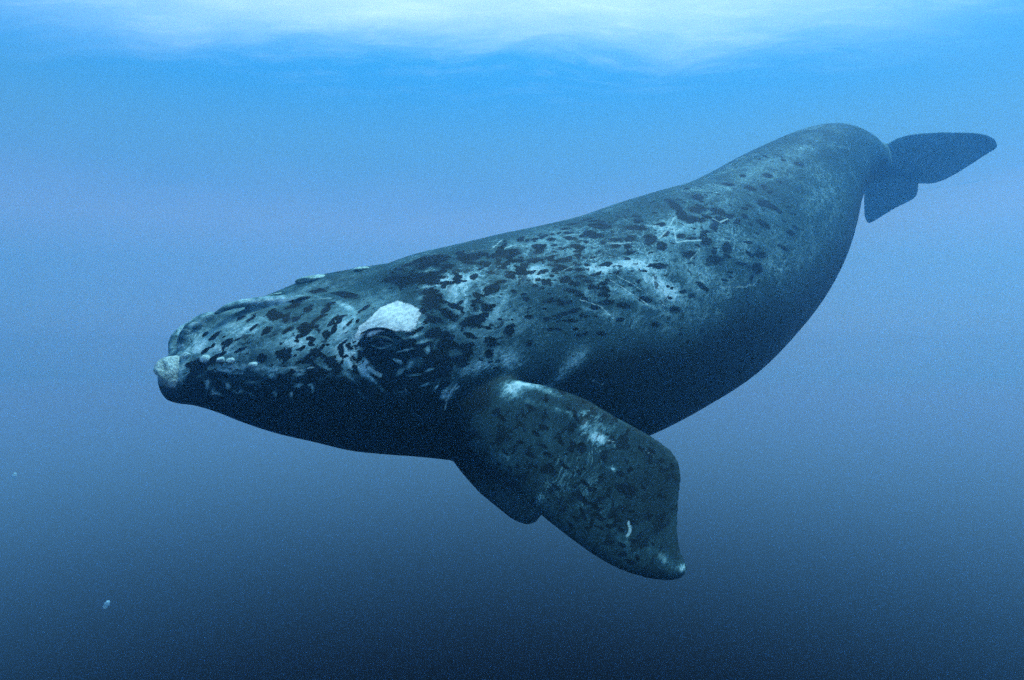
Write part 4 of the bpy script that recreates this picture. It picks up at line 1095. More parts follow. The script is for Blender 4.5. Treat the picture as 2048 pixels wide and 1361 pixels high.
(0.644,4.735,-8.394,-0.006,0.008,0.01,-0.007,0,-0.004,1.1),
(-0.103,5.254,-7.978,-0.031,0.017,0.006,-0.003,-0.002,-0.012,1.1),
(0.505,4.935,-8.141,-0.013,0.015,0.018,-0.009,-0.001,-0.006,1.1),
(0.875,4.768,-8.231,-0.009,0.007,0.007,-0.006,-0.002,-0.005,1.1),
(-0.147,5.439,-7.603,-0.016,0.015,0.022,-0.009,-0.002,-0.006,1.1),
(0.733,4.825,-8.206,-0.012,0.012,0.012,-0.006,-0.001,-0.005,1.1),
(0.228,5.317,-7.682,-0.022,0.011,0.01,-0.006,-0.005,-0.008,1.1),
(0.771,4.725,-8.341,-0.026,0.02,0.02,-0.01,-0.003,-0.01,1.1),
(0.485,4.924,-8.168,-0.008,0.011,0.014,-0.006,-0,-0.004,1.1),
(-0.542,6.164,-8.077,-0.005,-0.075,0.028,0.013,-0.001,0.001,1.1),
(0.085,5.13,-8.074,-0.02,0.021,0.029,-0.013,0.003,-0.011,1.1),
(-0.051,5.264,-7.892,-0.028,0.018,0.017,-0.008,-0.002,-0.01,1.1),
(-0.059,5.272,-7.882,-0.024,0.019,0.023,-0.009,-0.001,-0.009,1.1),
(0.889,4.747,-8.258,-0.009,0.012,0.014,-0.008,-0.001,-0.004,1.1),
(0.625,4.805,-8.288,-0.014,0.009,0.006,-0.004,-0.002,-0.005,1.1),
(-0.016,5.201,-8.011,-0.018,0.017,0.028,-0.012,0.003,-0.009,1.1),
(0.5,4.922,-8.164,-0.023,0.019,0.02,-0.013,-0.003,-0.012,1.1),
(0.902,4.598,-8.481,-0.01,0.004,0.002,-0.002,-0.003,-0.005,1.1),
(0.642,4.798,-8.29,-0.04,0.018,0.007,-0.006,-0.007,-0.014,1.1),
(0.047,5.162,-8.038,-0.012,0.008,0.005,-0.003,-0.001,-0.007,1.1),
(0.178,5.14,-7.98,-0.029,0.015,0.008,-0.005,-0.004,-0.01,1.1),
(0.142,5.412,-7.576,-0.017,0.01,0.009,-0.006,-0.004,-0.006,1.1),
(0.965,4.719,-8.272,-0.015,0.009,0.009,-0.007,-0.004,-0.008,1.1),
(0.658,4.836,-8.223,-0.015,0.007,0.003,-0.003,-0.003,-0.006,1.1),
(0.421,5.131,-7.882,-0.018,0.009,0.007,-0.005,-0.004,-0.007,1.1),
(-1.466,5.063,-6.933,-0.012,-0.017,-0.019,0.006,0.001,-0.004,1.1),
(-2.121,4.718,-7.037,-0.013,-0.01,-0.018,0.01,-0.001,-0.006,1.1),
(-1.264,5.14,-6.979,-0.01,-0.008,-0.013,0.005,0.001,-0.005,1.1),
(-1.579,4.919,-7.165,-0.025,-0.019,-0.027,-0.006,-0.003,0.008,1.1),
(-2.105,4.689,-7.153,-0.015,-0.009,-0.028,-0.012,-0.003,0.007,1.1),
(-1.17,5.256,-6.812,-0.007,-0.013,-0.014,0.007,-0.001,-0.002,1.1),
(-2.196,4.758,-6.959,-0.015,-0.012,-0.018,0.014,-0.006,-0.007,1.1),
(-2.056,4.714,-7.101,-0.036,-0.018,-0.033,0.01,0,-0.011,1.1),
(-2.049,4.724,-7.069,-0.009,-0.006,-0.013,0.004,0,-0.003,1.1),
(-1.267,5.185,-6.869,-0.019,-0.027,-0.03,0.011,-0,-0.007,1.1),
(-1.699,4.923,-6.943,-0.009,-0.012,-0.01,0.004,0,-0.004,1.1),
(-1.487,5.072,-6.899,-0.014,-0.018,-0.016,0.008,-0,-0.007,1.1),
(-1.943,4.75,-7.102,-0.006,-0.005,-0.011,-0.004,-0.001,0.003,1.1),
(-1.892,4.802,-6.995,-0.01,-0.006,-0.005,0.003,-0.001,-0.005,1.1),
(-1.911,4.889,-6.847,-0.015,-0.018,-0.013,0.007,-0.002,-0.005,1.1),
(-1.245,5.143,-6.994,-0.009,-0.008,-0.017,0.005,0.001,-0.004,1.1),
(-1.48,4.984,-7.129,-0.04,-0.03,-0.03,0.008,0.002,-0.013,1.1),
(-1.372,5.141,-6.874,-0.017,-0.013,-0.009,0.006,-0.003,-0.008,1.1),
(-1.704,5.015,-6.825,-0.016,-0.059,-0.047,0.016,0.001,-0.007,1.1),
(-1.309,5.105,-7.033,-0.023,-0.018,-0.027,0.007,0.002,-0.007,1.1),
(-1.912,4.79,-7.005,-0.011,-0.009,-0.012,0.004,0,-0.004,1.1),
(-2.035,4.749,-7.009,-0.041,-0.019,-0.022,0.009,-0.003,-0.013,1.1),
(-1.604,4.914,-7.113,-0.013,-0.009,-0.007,0.003,0,-0.006,1.1),
(-1.928,4.775,-7.031,-0.012,-0.008,-0.012,0.006,0,-0.006,1.1),
(-1.356,5.053,-7.154,-0.013,-0.011,-0.023,-0.005,-0.002,0.004,1.1),
(-1.235,5.134,-7.06,-0.029,-0.017,-0.023,0.008,0.002,-0.011,1.1),
(-1.349,5.172,-6.842,-0.015,-0.013,-0.009,0.004,-0.002,-0.005,1.1),
(-1.967,4.775,-6.995,-0.016,-0.009,-0.009,0.005,-0.001,-0.007,1.1),
(-1.897,4.769,-7.099,-0.013,-0.006,-0.006,0.003,-0,-0.006,1.1),
(-1.212,5.215,-6.853,-0.011,-0.022,-0.027,0.012,-0,-0.004,1.1),
(-1.187,5.174,-6.951,-0.01,-0.005,-0.007,0.004,-0,-0.005,1.1),
(-1.911,4.908,-6.828,-0.009,-0.023,-0.019,0.008,-0,-0.003,1.1),
(-1.652,5.04,-6.828,-0.012,-0.016,-0.009,0.008,-0.002,-0.007,1.1),
(-1.213,5.152,-7.01,-0.019,-0.009,-0.011,0.004,0,-0.007,1.1),
(-1.594,4.931,-7.069,-0.015,-0.012,-0.01,0.004,0,-0.006,1.1),
(-1.989,4.871,-6.841,-0.021,-0.027,-0.022,0.015,-0.005,-0.009,1.1),
(-2.138,4.677,-7.16,-0.011,-0.008,-0.021,-0.006,-0.002,0.004,1.1),
(-1.566,4.936,-7.117,-0.008,-0.007,-0.01,-0.004,-0.001,0.004,1.1),
(-1.388,5.046,-7.097,-0.011,-0.008,-0.005,0.002,0,-0.005,1.1),
(-1.278,5.102,-7.125,-0.02,-0.013,-0.012,0.004,0.001,-0.007,1.1),
(-1.343,5.192,-6.822,-0.033,-0.034,-0.023,0.01,-0.004,-0.009,1.1),
(-1.671,4.951,-6.924,-0.045,-0.048,-0.032,0.012,-0.002,-0.014,1.1),
(-1.663,4.871,-7.152,-0.021,-0.017,-0.035,-0.01,-0.005,0.008,1.1),
(-1.604,5.091,-6.803,-0.01,-0.02,-0.014,0.006,-0,-0.003,1.1),
(-1.522,4.961,-7.121,-0.035,-0.023,-0.015,0.006,0.001,-0.015,1.1),
(-1.883,4.852,-6.907,-0.025,-0.031,-0.031,0.01,-0.001,-0.007,1.1),
(-1.357,5.057,-7.127,-0.017,-0.011,-0.007,0.002,0,-0.006,1.1),
(-1.28,5.126,-7.006,-0.018,-0.012,-0.017,0.005,0.001,-0.005,1.1),
(-1.402,5.053,-7.04,-0.014,-0.01,-0.006,0.003,-0,-0.008,1.1),
(-1.362,5.046,-7.176,-0.024,-0.016,-0.014,-0.005,-0.001,0.01,1.1),
(-1.505,5.005,-7.009,-0.026,-0.025,-0.024,0.008,0.001,-0.01,1.1),
(-1.922,4.759,-7.098,-0.008,-0.004,-0.006,0.003,0,-0.004,1.1),
(-2.139,4.68,-7.139,-0.008,-0.005,-0.012,0.004,0.001,-0.003,1.1),
(-1.699,4.882,-7.028,-0.013,-0.01,-0.006,0.002,-0,-0.005,1.1),
(-2.173,4.661,-7.173,-0.025,-0.013,-0.015,0.008,0.001,-0.014,1.1),
(-1.63,5.041,-6.839,-0.019,-0.031,-0.022,0.014,-0.002,-0.009,1.1),
(-1.497,4.99,-7.066,-0.009,-0.008,-0.008,0.003,0.001,-0.004,1.1),
(-1.895,4.791,-7.02,-0.017,-0.011,-0.013,0.007,-0.001,-0.009,1.1),
(-1.155,5.189,-6.928,-0.023,-0.008,-0.011,0.005,-0.002,-0.009,1.1),
(-1.688,4.925,-6.95,-0.016,-0.015,-0.009,0.005,-0.001,-0.008,1.1),
(-1.659,4.959,-6.924,-0.018,-0.018,-0.011,0.008,-0.002,-0.01,1.1),
(-1.336,5.166,-6.858,-0.012,-0.011,-0.009,0.006,-0.002,-0.006,1.1),
(-1.158,5.168,-7.017,-0.046,-0.014,-0.021,0.008,-0,-0.016,1.1),
(-1.303,5.081,-7.174,-0.011,-0.009,-0.02,-0.006,-0.003,0.005,1.1),
(-1.213,5.291,-6.771,-0.011,-0.034,-0.027,0.011,-0.001,-0.003,1.1),
(-1.859,4.878,-6.884,-0.006,-0.01,-0.01,0.005,-0,-0.003,1.1),
(-1.446,5.02,-7.066,-0.032,-0.033,-0.046,0.012,0.004,-0.011,1.1),
(-1.561,4.954,-7.061,-0.016,-0.017,-0.022,0.009,0.003,-0.009,1.1),
(-1.58,5.028,-6.888,-0.028,-0.035,-0.025,0.012,-0.002,-0.012,1.1),
(-2.117,4.686,-7.146,-0.036,-0.02,-0.044,0.011,0.002,-0.01,1.1),
(-1.315,5.07,-7.2,-0.009,-0.006,-0.006,-0.003,-0.001,0.005,1.1),
(-1.175,5.335,-6.741,-0.026,-0.051,-0.036,0.017,-0.005,-0.006,1.1),
(-2.061,4.758,-6.977,-0.015,-0.007,-0.008,0.005,-0.003,-0.007,1.1),
(-1.458,5.156,-6.812,-0.024,-0.023,-0.013,0.009,-0.004,-0.008,1.1),
(-1.145,5.164,-7.157,-0.009,-0.004,-0.012,-0.004,-0.002,0.003,1.1),
(-1.455,5.2,-6.771,-0.026,-0.045,-0.029,0.015,-0.003,-0.008,1.1),
(-1.188,5.145,-7.149,-0.029,-0.015,-0.023,-0.007,-0.002,0.01,1.1),
(-1.724,5.096,-6.753,-0.006,-0.024,-0.015,0.006,-0,-0.002,1.1),
(-1.722,4.842,-7.129,-0.017,-0.011,-0.01,0.003,0.001,-0.006,1.1),
(-1.342,5.172,-6.846,-0.019,-0.022,-0.019,0.009,-0.002,-0.007,1.1),
(-0.704,5.505,-6.741,-0.018,-0.004,0.005,-0.001,-0.005,-0.007,1.1),
(-0.508,5.497,-7.002,-0.02,-0.011,-0.005,0.003,-0.001,-0.009,1.1),
(-0.53,5.462,-7.22,-0.028,-0.014,-0.011,-0.006,-0.003,0.017,1.1),
(-0.196,5.678,-6.9,-0.031,-0.016,0.002,0.001,-0.003,-0.013,1.1),
(-0.169,5.761,-6.708,-0.031,-0.025,-0.018,0.01,-0.002,-0.016,1.1),
(-0.561,5.486,-6.944,-0.033,-0.011,0.017,-0.006,-0.007,-0.015,1.1),
(-0.634,5.478,-6.862,-0.025,-0.01,0.005,-0,-0.004,-0.011,1.1),
(-0.437,5.644,-6.68,-0.036,-0.027,-0.021,0.01,-0.003,-0.013,1.1),
(-0.235,5.776,-6.611,-0.032,-0.023,-0.01,0.007,-0.004,-0.013,1.1),
(-0.7,5.48,-6.788,-0.026,-0.008,0.008,-0.002,-0.007,-0.012,1.1),
(-0.641,5.431,-7.01,-0.011,-0.007,-0.004,0.003,-0,-0.007,1.1),
(-0.689,5.521,-6.724,-0.017,-0.009,-0.003,0.002,-0.003,-0.006,1.1),
(-0.267,5.645,-6.883,-0.018,-0.007,0.008,-0.003,-0.004,-0.01,1.1),
(-0.612,5.423,-7.218,-0.037,-0.018,-0.016,-0.005,-0.002,0.015,1.1),
(-0.111,5.699,-7.032,-0.028,-0.016,-0.002,0.001,-0.001,-0.012,1.1),
(-0.132,5.676,-7.241,-0.037,-0.022,0.003,0.002,-0,0.021,1.1),
(-0.307,5.678,-6.733,-0.044,-0.031,-0.022,0.01,-0.002,-0.017,1.1),
(-0.563,5.463,-7.047,-0.049,-0.026,-0.012,0.005,-0.001,-0.017,1.1),
(-0.212,5.649,-6.989,-0.014,-0.009,-0.007,0.003,0,-0.008,1.1),
(-0.725,5.415,-6.896,-0.01,-0.008,-0.003,0.002,-0.001,-0.006,1.1),
(-0.672,5.513,-6.749,-0.02,-0.009,-0.003,0.002,-0.003,-0.007,1.1),
(-0.357,5.58,-6.96,-0.05,-0.02,0.024,-0.006,-0.008,-0.02,1.1),
(-0.191,5.646,-7.087,-0.037,-0.02,0.004,-0.001,-0.002,-0.019,1.1),
(-0.538,5.459,-7.199,-0.02,-0.01,-0.005,-0.002,-0.001,0.007,1.1),
(-0.535,5.47,-7.084,-0.019,-0.01,-0.008,0.004,0,-0.01,1.1),
(-0.19,5.734,-6.743,-0.028,-0.016,-0.002,0.003,-0.003,-0.011,1.1),
(-0.456,5.614,-6.724,-0.047,-0.017,0.006,0.001,-0.01,-0.021,1.1),
(-0.499,5.49,-7.068,-0.014,-0.007,-0.002,0.002,-0,-0.008,1.1),
(-0.261,5.602,-7.166,-0.023,-0.012,0.011,-0.004,-0.002,-0.01,1.1),
(-0.335,5.563,-7.232,-0.019,-0.01,0.006,-0.002,-0.001,-0.007,1.1),
(-0.389,5.557,-6.994,-0.009,-0.006,-0.005,0.003,0,-0.006,1.1),
(-0.176,5.698,-6.869,-0.025,-0.011,0.009,-0.002,-0.005,-0.012,1.1),
(-0.28,5.647,-6.854,-0.022,-0.008,0.01,-0.003,-0.006,-0.012,1.1),
(-0.643,5.409,-7.189,-0.016,-0.007,0.009,-0.004,-0.002,-0.009,1.1),
(-0.621,5.435,-7.047,-0.012,-0.005,0.003,-0.001,-0.002,-0.007,1.1),
(-0.178,5.648,-7.185,-0.031,-0.018,-0.011,-0.004,-0.002,0.013,1.1),
(-0.104,5.753,-6.82,-0.02,-0.013,-0.006,0.004,-0.002,-0.012,1.1),
(-0.418,5.56,-6.918,-0.016,-0.01,-0.009,0.004,0,-0.008,1.1),
(-0.342,5.62,-6.842,-0.013,-0.006,0.002,0,-0.002,-0.006,1.1),
(-0.276,5.642,-6.879,-0.016,-0.008,0.001,0,-0.002,-0.007,1.1),
(-0.443,5.506,-7.226,-0.016,-0.008,-0.008,-0.003,-0.002,0.008,1.1),
(-0.676,5.514,-6.745,-0.01,-0.007,-0.006,0.004,-0.001,-0.006,1.1),
(-0.158,5.679,-6.989,-0.023,-0.014,-0.006,0.003,-0,-0.01,1.1),
(-0.191,5.647,-7.083,-0.013,-0.008,-0.007,-0.004,-0.001,0.009,1.1),
(-0.72,5.379,-7.075,-0.012,-0.007,0,0,-0,-0.006,1.1),
(-0.521,5.548,-6.81,-0.054,-0.018,0.014,-0.002,-0.009,-0.02,1.1),
(-0.407,5.524,-7.218,-0.024,-0.013,-0.009,-0.004,-0.002,0.013,1.1),
(-0.672,5.547,-6.689,-0.018,-0.011,-0.008,0.005,-0.003,-0.008,1.1),
(-0.701,5.454,-6.838,-0.023,-0.008,0.01,-0.002,-0.006,-0.009,1.1),
(-0.227,5.7,-6.779,-0.034,-0.018,0,0.003,-0.005,-0.017,1.1),
(-0.414,5.614,-6.766,-0.02,-0.007,0.005,-0.001,-0.005,-0.011,1.1),
(-0.597,5.437,-7.108,-0.01,-0.005,-0.001,0.001,-0,-0.006,1.1),
(-0.183,5.66,-7.019,-0.016,-0.01,-0.003,0.001,-0,-0.007,1.1),
(-0.331,5.64,-6.799,-0.017,-0.012,-0.01,0.004,-0,-0.006,1.1),
(-0.667,5.478,-6.825,-0.017,-0.009,-0.001,0.002,-0.003,-0.008,1.1),
(-0.647,5.41,-7.136,-0.022,-0.011,-0.008,-0.004,-0.001,0.013,1.1),
(-0.677,5.427,-6.945,-0.028,-0.018,-0.009,0.004,-0.001,-0.012,1.1),
(-0.195,5.639,-7.189,-0.016,-0.009,-0.005,-0.002,-0.001,0.01,1.1),
(-0.297,5.722,-6.654,-0.027,-0.023,-0.018,0.008,-0.002,-0.01,1.1),
(-0.662,5.504,-6.774,-0.023,-0.006,0.007,-0.001,-0.005,-0.009,1.1)]
LIGHT = [
(-1.972,4.821,-6.908,-0.21,-0.105,-0.059,0.048,-0.045,-0.09,1.3),
(-2.29,4.766,-6.944,0.073,-0.194,0.106,0.066,0.039,0.026,0.8),
(-1.58,4.958,-7.017,-0.192,-0.115,-0.004,0.019,-0.028,-0.096,1.1),
(-1.297,5.165,-6.882,-0.101,-0.069,-0.05,0.068,-0.029,-0.097,1.1),
(-1.276,5.112,-7.075,-0.005,-0.025,-0.114,0.089,0.043,-0.013,1.6),
(-2.072,4.718,-7.069,-0.194,-0.041,0.032,-0.005,-0.019,-0.055,0.7),
(-1.551,5.514,-6.563,-0.227,-0.205,-0.112,0.036,-0.008,-0.059,0.6),
(-1.773,5.083,-6.692,-0.171,-0.189,-0.032,0.001,-0.006,0.03,0.6),
(-1.815,4.791,-7.207,-0.35,-0.147,0.049,-0.006,-0.002,-0.046,0.6),
(-2.097,4.735,-7.39,-0.052,-0.033,0.029,0.017,-0.007,0.022,1.6),
(-2.024,4.731,-7.325,-0.028,-0.021,0.035,0.016,0.001,0.014,1.3),
(-2.144,4.682,-7.308,0.005,-0.011,0.043,0.021,0.009,0,1.4),
(-1.953,4.774,-7.375,-0.033,-0.023,0.029,0.016,-0.002,0.016,1.3),
(-1.86,4.813,-7.396,0.004,-0.012,0.03,0.026,0.009,0,1),
(-1.571,4.929,-7.35,-0.028,-0.011,-0.018,-0.009,-0.009,0.019,1.4),
(-1.733,4.863,-7.4,0.011,-0.013,0.045,0.019,0.009,-0.002,1.2),
(-1.629,4.914,-7.405,0.001,-0.01,0.03,0.019,0.009,0.002,1.3),
(-1.492,4.974,-7.365,0.001,-0.007,0.038,0.013,0.007,0.001,1.4),
(-0.431,5.785,-6.476,-0.218,-0.115,-0.036,0.045,-0.058,-0.088,1.5),
(-0.464,5.665,-6.623,-0.138,-0.084,-0.045,0.06,-0.042,-0.105,0.9),
(-0.253,5.702,-6.741,-0.388,-0.212,-0.029,0.044,-0.056,-0.188,0.65),
(0.167,6.152,-6.373,-0.237,-0.149,-0.043,0.04,-0.042,-0.074,1),
(0.223,6.17,-6.385,-0.063,-0.075,-0.055,0.058,-0.012,-0.051,1.7),
(0.354,6.196,-6.439,-0.293,-0.146,0.007,0.015,-0.034,-0.06,0.8),
(1.162,6.836,-6.226,-0.528,-0.409,-0.099,0.035,-0.029,-0.067,1.5),
(0.869,6.568,-6.331,-0.11,-0.09,-0.027,0.016,-0.011,-0.028,1.2),
(1.396,6.98,-6.236,-0.241,-0.151,0.016,0.012,-0.024,-0.048,1),
(-2.297,4.615,-7.241,0.008,-0.012,-0.117,0.052,0.007,0.003,1.1),
(-2.399,4.749,-7.07,-0.138,0.214,0.025,-0.024,-0.012,-0.028,0.6),
(2.373,7.97,-5.739,-0.435,-0.283,-0.032,0.074,-0.095,-0.167,0.25),
(0.792,6.751,-6.084,-0.337,-0.308,-0.109,0.084,-0.059,-0.093,0.5),
(0.793,6.553,-6.288,-0.163,-0.126,-0.031,0.025,-0.021,-0.044,1.2),
(1.499,6.971,-6.368,-0.225,-0.089,0.134,-0.03,-0.074,-0.099,1.5),
(1.704,7.059,-6.509,-0.193,-0.131,0.048,0,-0.046,-0.126,1.3),
(1.016,6.559,-6.504,-0.346,-0.258,-0.028,0.027,-0.026,-0.09,0.5),
(1.322,6.735,-6.608,-0.322,-0.195,0.118,-0.005,-0.019,-0.045,0.9),
(0.839,6.339,-6.735,-0.257,-0.156,0.056,-0.001,-0.012,-0.035,0.6),
(1.823,7.672,-5.74,-0.218,-0.196,-0.085,0.09,-0.058,-0.097,0.7),
(2.485,8.241,-5.51,-0.313,-0.24,-0.07,0.063,-0.056,-0.091,0.5),
(2.595,8.102,-5.748,-0.493,-0.408,-0.12,0.1,-0.068,-0.18,0.2),
(4.504,10.775,-4.12,-1.126,-1.139,-0.685,0.298,-0.171,-0.206,0.1),
(3.411,9.734,-4.691,-0.781,-0.871,-0.433,0.179,-0.11,-0.103,0.25),
(3.492,8.666,-6.019,-0.327,-0.321,-0.074,0.043,-0.006,-0.164,0.4),
(2.115,7.481,-6.238,-0.316,-0.212,0.031,0.032,-0.077,-0.203,0.5),
(2.385,7.627,-6.395,-0.486,-0.404,-0.051,0.035,-0.02,-0.171,0.3),
(0.382,6.693,-5.991,-0.484,-0.42,-0.16,0.102,-0.089,-0.073,0.5),
(0.026,5.828,-6.823,-0.263,-0.172,-0.057,0.064,-0.028,-0.211,0.3),
(1.277,6.634,-6.848,-0.486,-0.367,0.051,0.006,-0.029,-0.153,0.25),
(-0.06,5.717,-7.178,-0.2,-0.118,0.02,-0.007,-0.005,-0.103,1.4),
(-0.31,5.576,-7.241,-0.18,-0.096,-0.027,-0.006,-0.006,0.063,1.1),
(-0.54,5.481,-7.431,0.032,-0.012,0.112,0.07,0.04,-0.016,2),
(-0.588,5.434,-7.264,-0.049,-0.023,-0.025,-0.015,-0.008,0.038,1.3),
(0.578,6.096,-7.19,-0.158,-0.095,-0.072,-0.027,-0.017,0.081,1.5),
(0.435,6.023,-7.337,-0.127,-0.062,-0.091,-0.03,-0.027,0.061,0.9),
(-0.017,5.555,-7.424,-0.074,-0.056,-0.061,0.078,-0.053,-0.047,2),
(0.101,5.621,-7.37,-0.182,0.037,0.025,-0.015,-0.053,-0.028,1.6),
(0.336,5.512,-7.437,-0.097,0.05,0.032,-0.02,-0.026,-0.022,1.2),
(0.38,5.377,-7.564,-0.179,0.096,0.059,-0.016,-0.017,-0.023,0.8),
(0.148,5.463,-7.511,-0.068,0.043,0.039,-0.023,-0.016,-0.023,0.7),
(0.584,5.25,-7.669,-0.024,0.062,0.085,-0.096,-0.006,-0.022,0.8),
(0.69,5.154,-7.765,-0.099,0.052,0.037,-0.02,-0.018,-0.028,2.4),
(0.576,5.25,-7.669,-0.039,0.002,-0.003,0.001,-0.02,-0.029,1.2),
(0.693,5.236,-7.667,-0.118,0.085,0.074,-0.059,-0.035,-0.053,0.6),
(1.045,4.543,-8.501,-0.101,0.069,0.068,-0.032,-0.014,-0.033,0.9),
(1.158,4.502,-8.538,0.004,-0.023,-0.031,0.025,0.004,0.001,1.8),
(0.833,4.653,-8.426,-0.109,0.063,0.049,-0.037,-0.022,-0.055,0.5),
(0.754,4.989,-7.962,-0.029,0.006,-0.001,-0.003,-0.016,-0.023,2.3),
(0.689,4.801,-8.262,-0.007,-0.058,-0.092,0.09,-0.023,0.007,0.5),
(0.26,5.238,-7.786,-0.184,0.12,0.112,-0.103,-0.052,-0.113,0.2),
(-0.055,5.243,-7.944,-0.093,0.062,0.061,-0.046,-0.007,-0.063,0.5),
(0.211,5.01,-8.204,-0.076,0.052,0.03,-0.023,-0.007,-0.046,0.5),
(-1.125,5.175,-7.251,-0.054,-0.031,0.051,-0.031,-0.016,-0.042,1.2),
(-1.882,4.966,-6.707,-0.265,-0.226,-0.032,0.009,-0.005,-0.041,1.2),
(-2.244,4.784,-6.854,-0.06,-0.061,-0.065,0.013,0.004,-0.016,1),
(-1.333,5.308,-6.727,-0.114,0.029,0.053,-0.013,-0.025,-0.014,1),
(1.099,4.779,-8.148,-0.097,-0.164,-0.267,0.131,-0.032,-0.028,-0.3),
(1.099,6.47,-7.289,-0.056,-0.048,0.011,0.009,0,0.048,0),
(10.372,16.501,-2.651,-0.502,-1.151,0.865,0.862,-0.659,-0.376,0.7),  # fluke painted paler, standing in for light and haze on its shaded underside
(-1.455,5.04,-7.498,-0.197,-0.118,0.037,0.014,-0.011,0.038,0),
(-2.04,4.727,-7.069,-0.194,-0.047,0.02,-0.001,-0.013,-0.042,0.4),
(-1.082,5.449,-6.67,-0.134,-0.189,-0.127,0.078,-0.033,-0.033,0.3),
(2.01,7.957,-5.561,-0.45,-0.493,-0.255,0.137,-0.068,-0.11,0.4),
(6.417,12.626,-3.388,-1.233,-1.5,-0.59,0.213,-0.045,-0.333,-0.3),
(-1.247,5.119,-7.121,0.031,0.003,-0.087,0.026,0.015,0.01,1.2),
(-1.159,5.156,-7.211,-0.032,-0.016,0.03,-0.02,-0.011,-0.027,1),
(-0.705,5.387,-7.079,-0.045,-0.026,-0.008,0.004,-0,-0.024,0.7),
(-0.845,5.304,-7.138,-0.052,-0.027,-0.03,-0.01,-0.01,0.026,1),
(-0.928,5.272,-7.216,-0.062,-0.04,0.042,0.014,0.003,0.024,0.9),
(-0.756,5.406,-6.868,-0.08,-0.085,-0.058,0.028,0,-0.04,1),
(-0.816,5.317,-6.966,-0.079,-0.083,-0.034,0.006,0.002,-0.019,0.9),
(-1.202,5.158,-6.998,0.002,-0.01,-0.054,0.029,0.009,-0.001,1.3),
(-1.199,5.163,-6.983,-0.036,-0.012,-0.002,0.003,-0.006,-0.031,1.2),
(-0.619,5.718,-6.482,-0.081,-0.038,-0.017,0.01,-0.013,-0.017,1.2),
(-0.736,5.625,-6.554,-0.103,-0.045,-0.023,0.009,-0.012,-0.017,1.1),
(-0.747,5.553,-6.643,-0.075,-0.041,-0.025,0.01,-0.008,-0.015,0.9),
(-0.762,5.761,-6.413,-0.098,-0.04,-0.023,0.009,-0.015,-0.013,0.9),
(-0.966,5.734,-6.429,-0.284,-0.079,-0.076,0.055,-0.119,-0.082,-0.6),
(1.099,6.47,-7.289,-1.06,-0.847,-0.135,-0.002,-0.046,0.306,-0.7),
(-0.265,5.498,-7.535,0.087,-0.101,-0.131,0.141,0.019,0.08,-0.4),
(2.461,7.684,-7.113,-0.97,-0.899,-0.287,-0.003,-0.111,0.357,-0.5),
(2.868,8.014,-6.515,-0.572,-0.525,-0.062,0.034,0.005,-0.358,-0.2),
(-0.856,5.579,-6.578,0.016,-0.112,-0.132,0.082,0.012,-0,-0.5)]
WHITE = [
(-0.921,5.281,-6.839,-0.171,-0.121,-0,0.035,-0.049,-0.081,1.1),
(-0.9,5.343,-6.797,-0.129,-0.135,-0.023,0.081,-0.06,-0.105,1.2),
(-1.026,5.248,-6.828,-0.107,-0.095,-0.1,0.063,-0.028,-0.041,1.2),
(-1.125,5.212,-6.88,-0.068,-0.04,-0.068,0.03,-0.011,-0.023,1.1),
(-0.994,5.31,-6.778,-0.105,-0.163,-0.089,0.071,-0.026,-0.037,1.2),
(-1.17,5.189,-6.92,-0.03,-0.033,-0.069,0.032,0,-0.014,1.1),
(-1.197,5.167,-6.967,-0.032,-0.01,-0.003,0.005,-0.006,-0.031,0.9)]
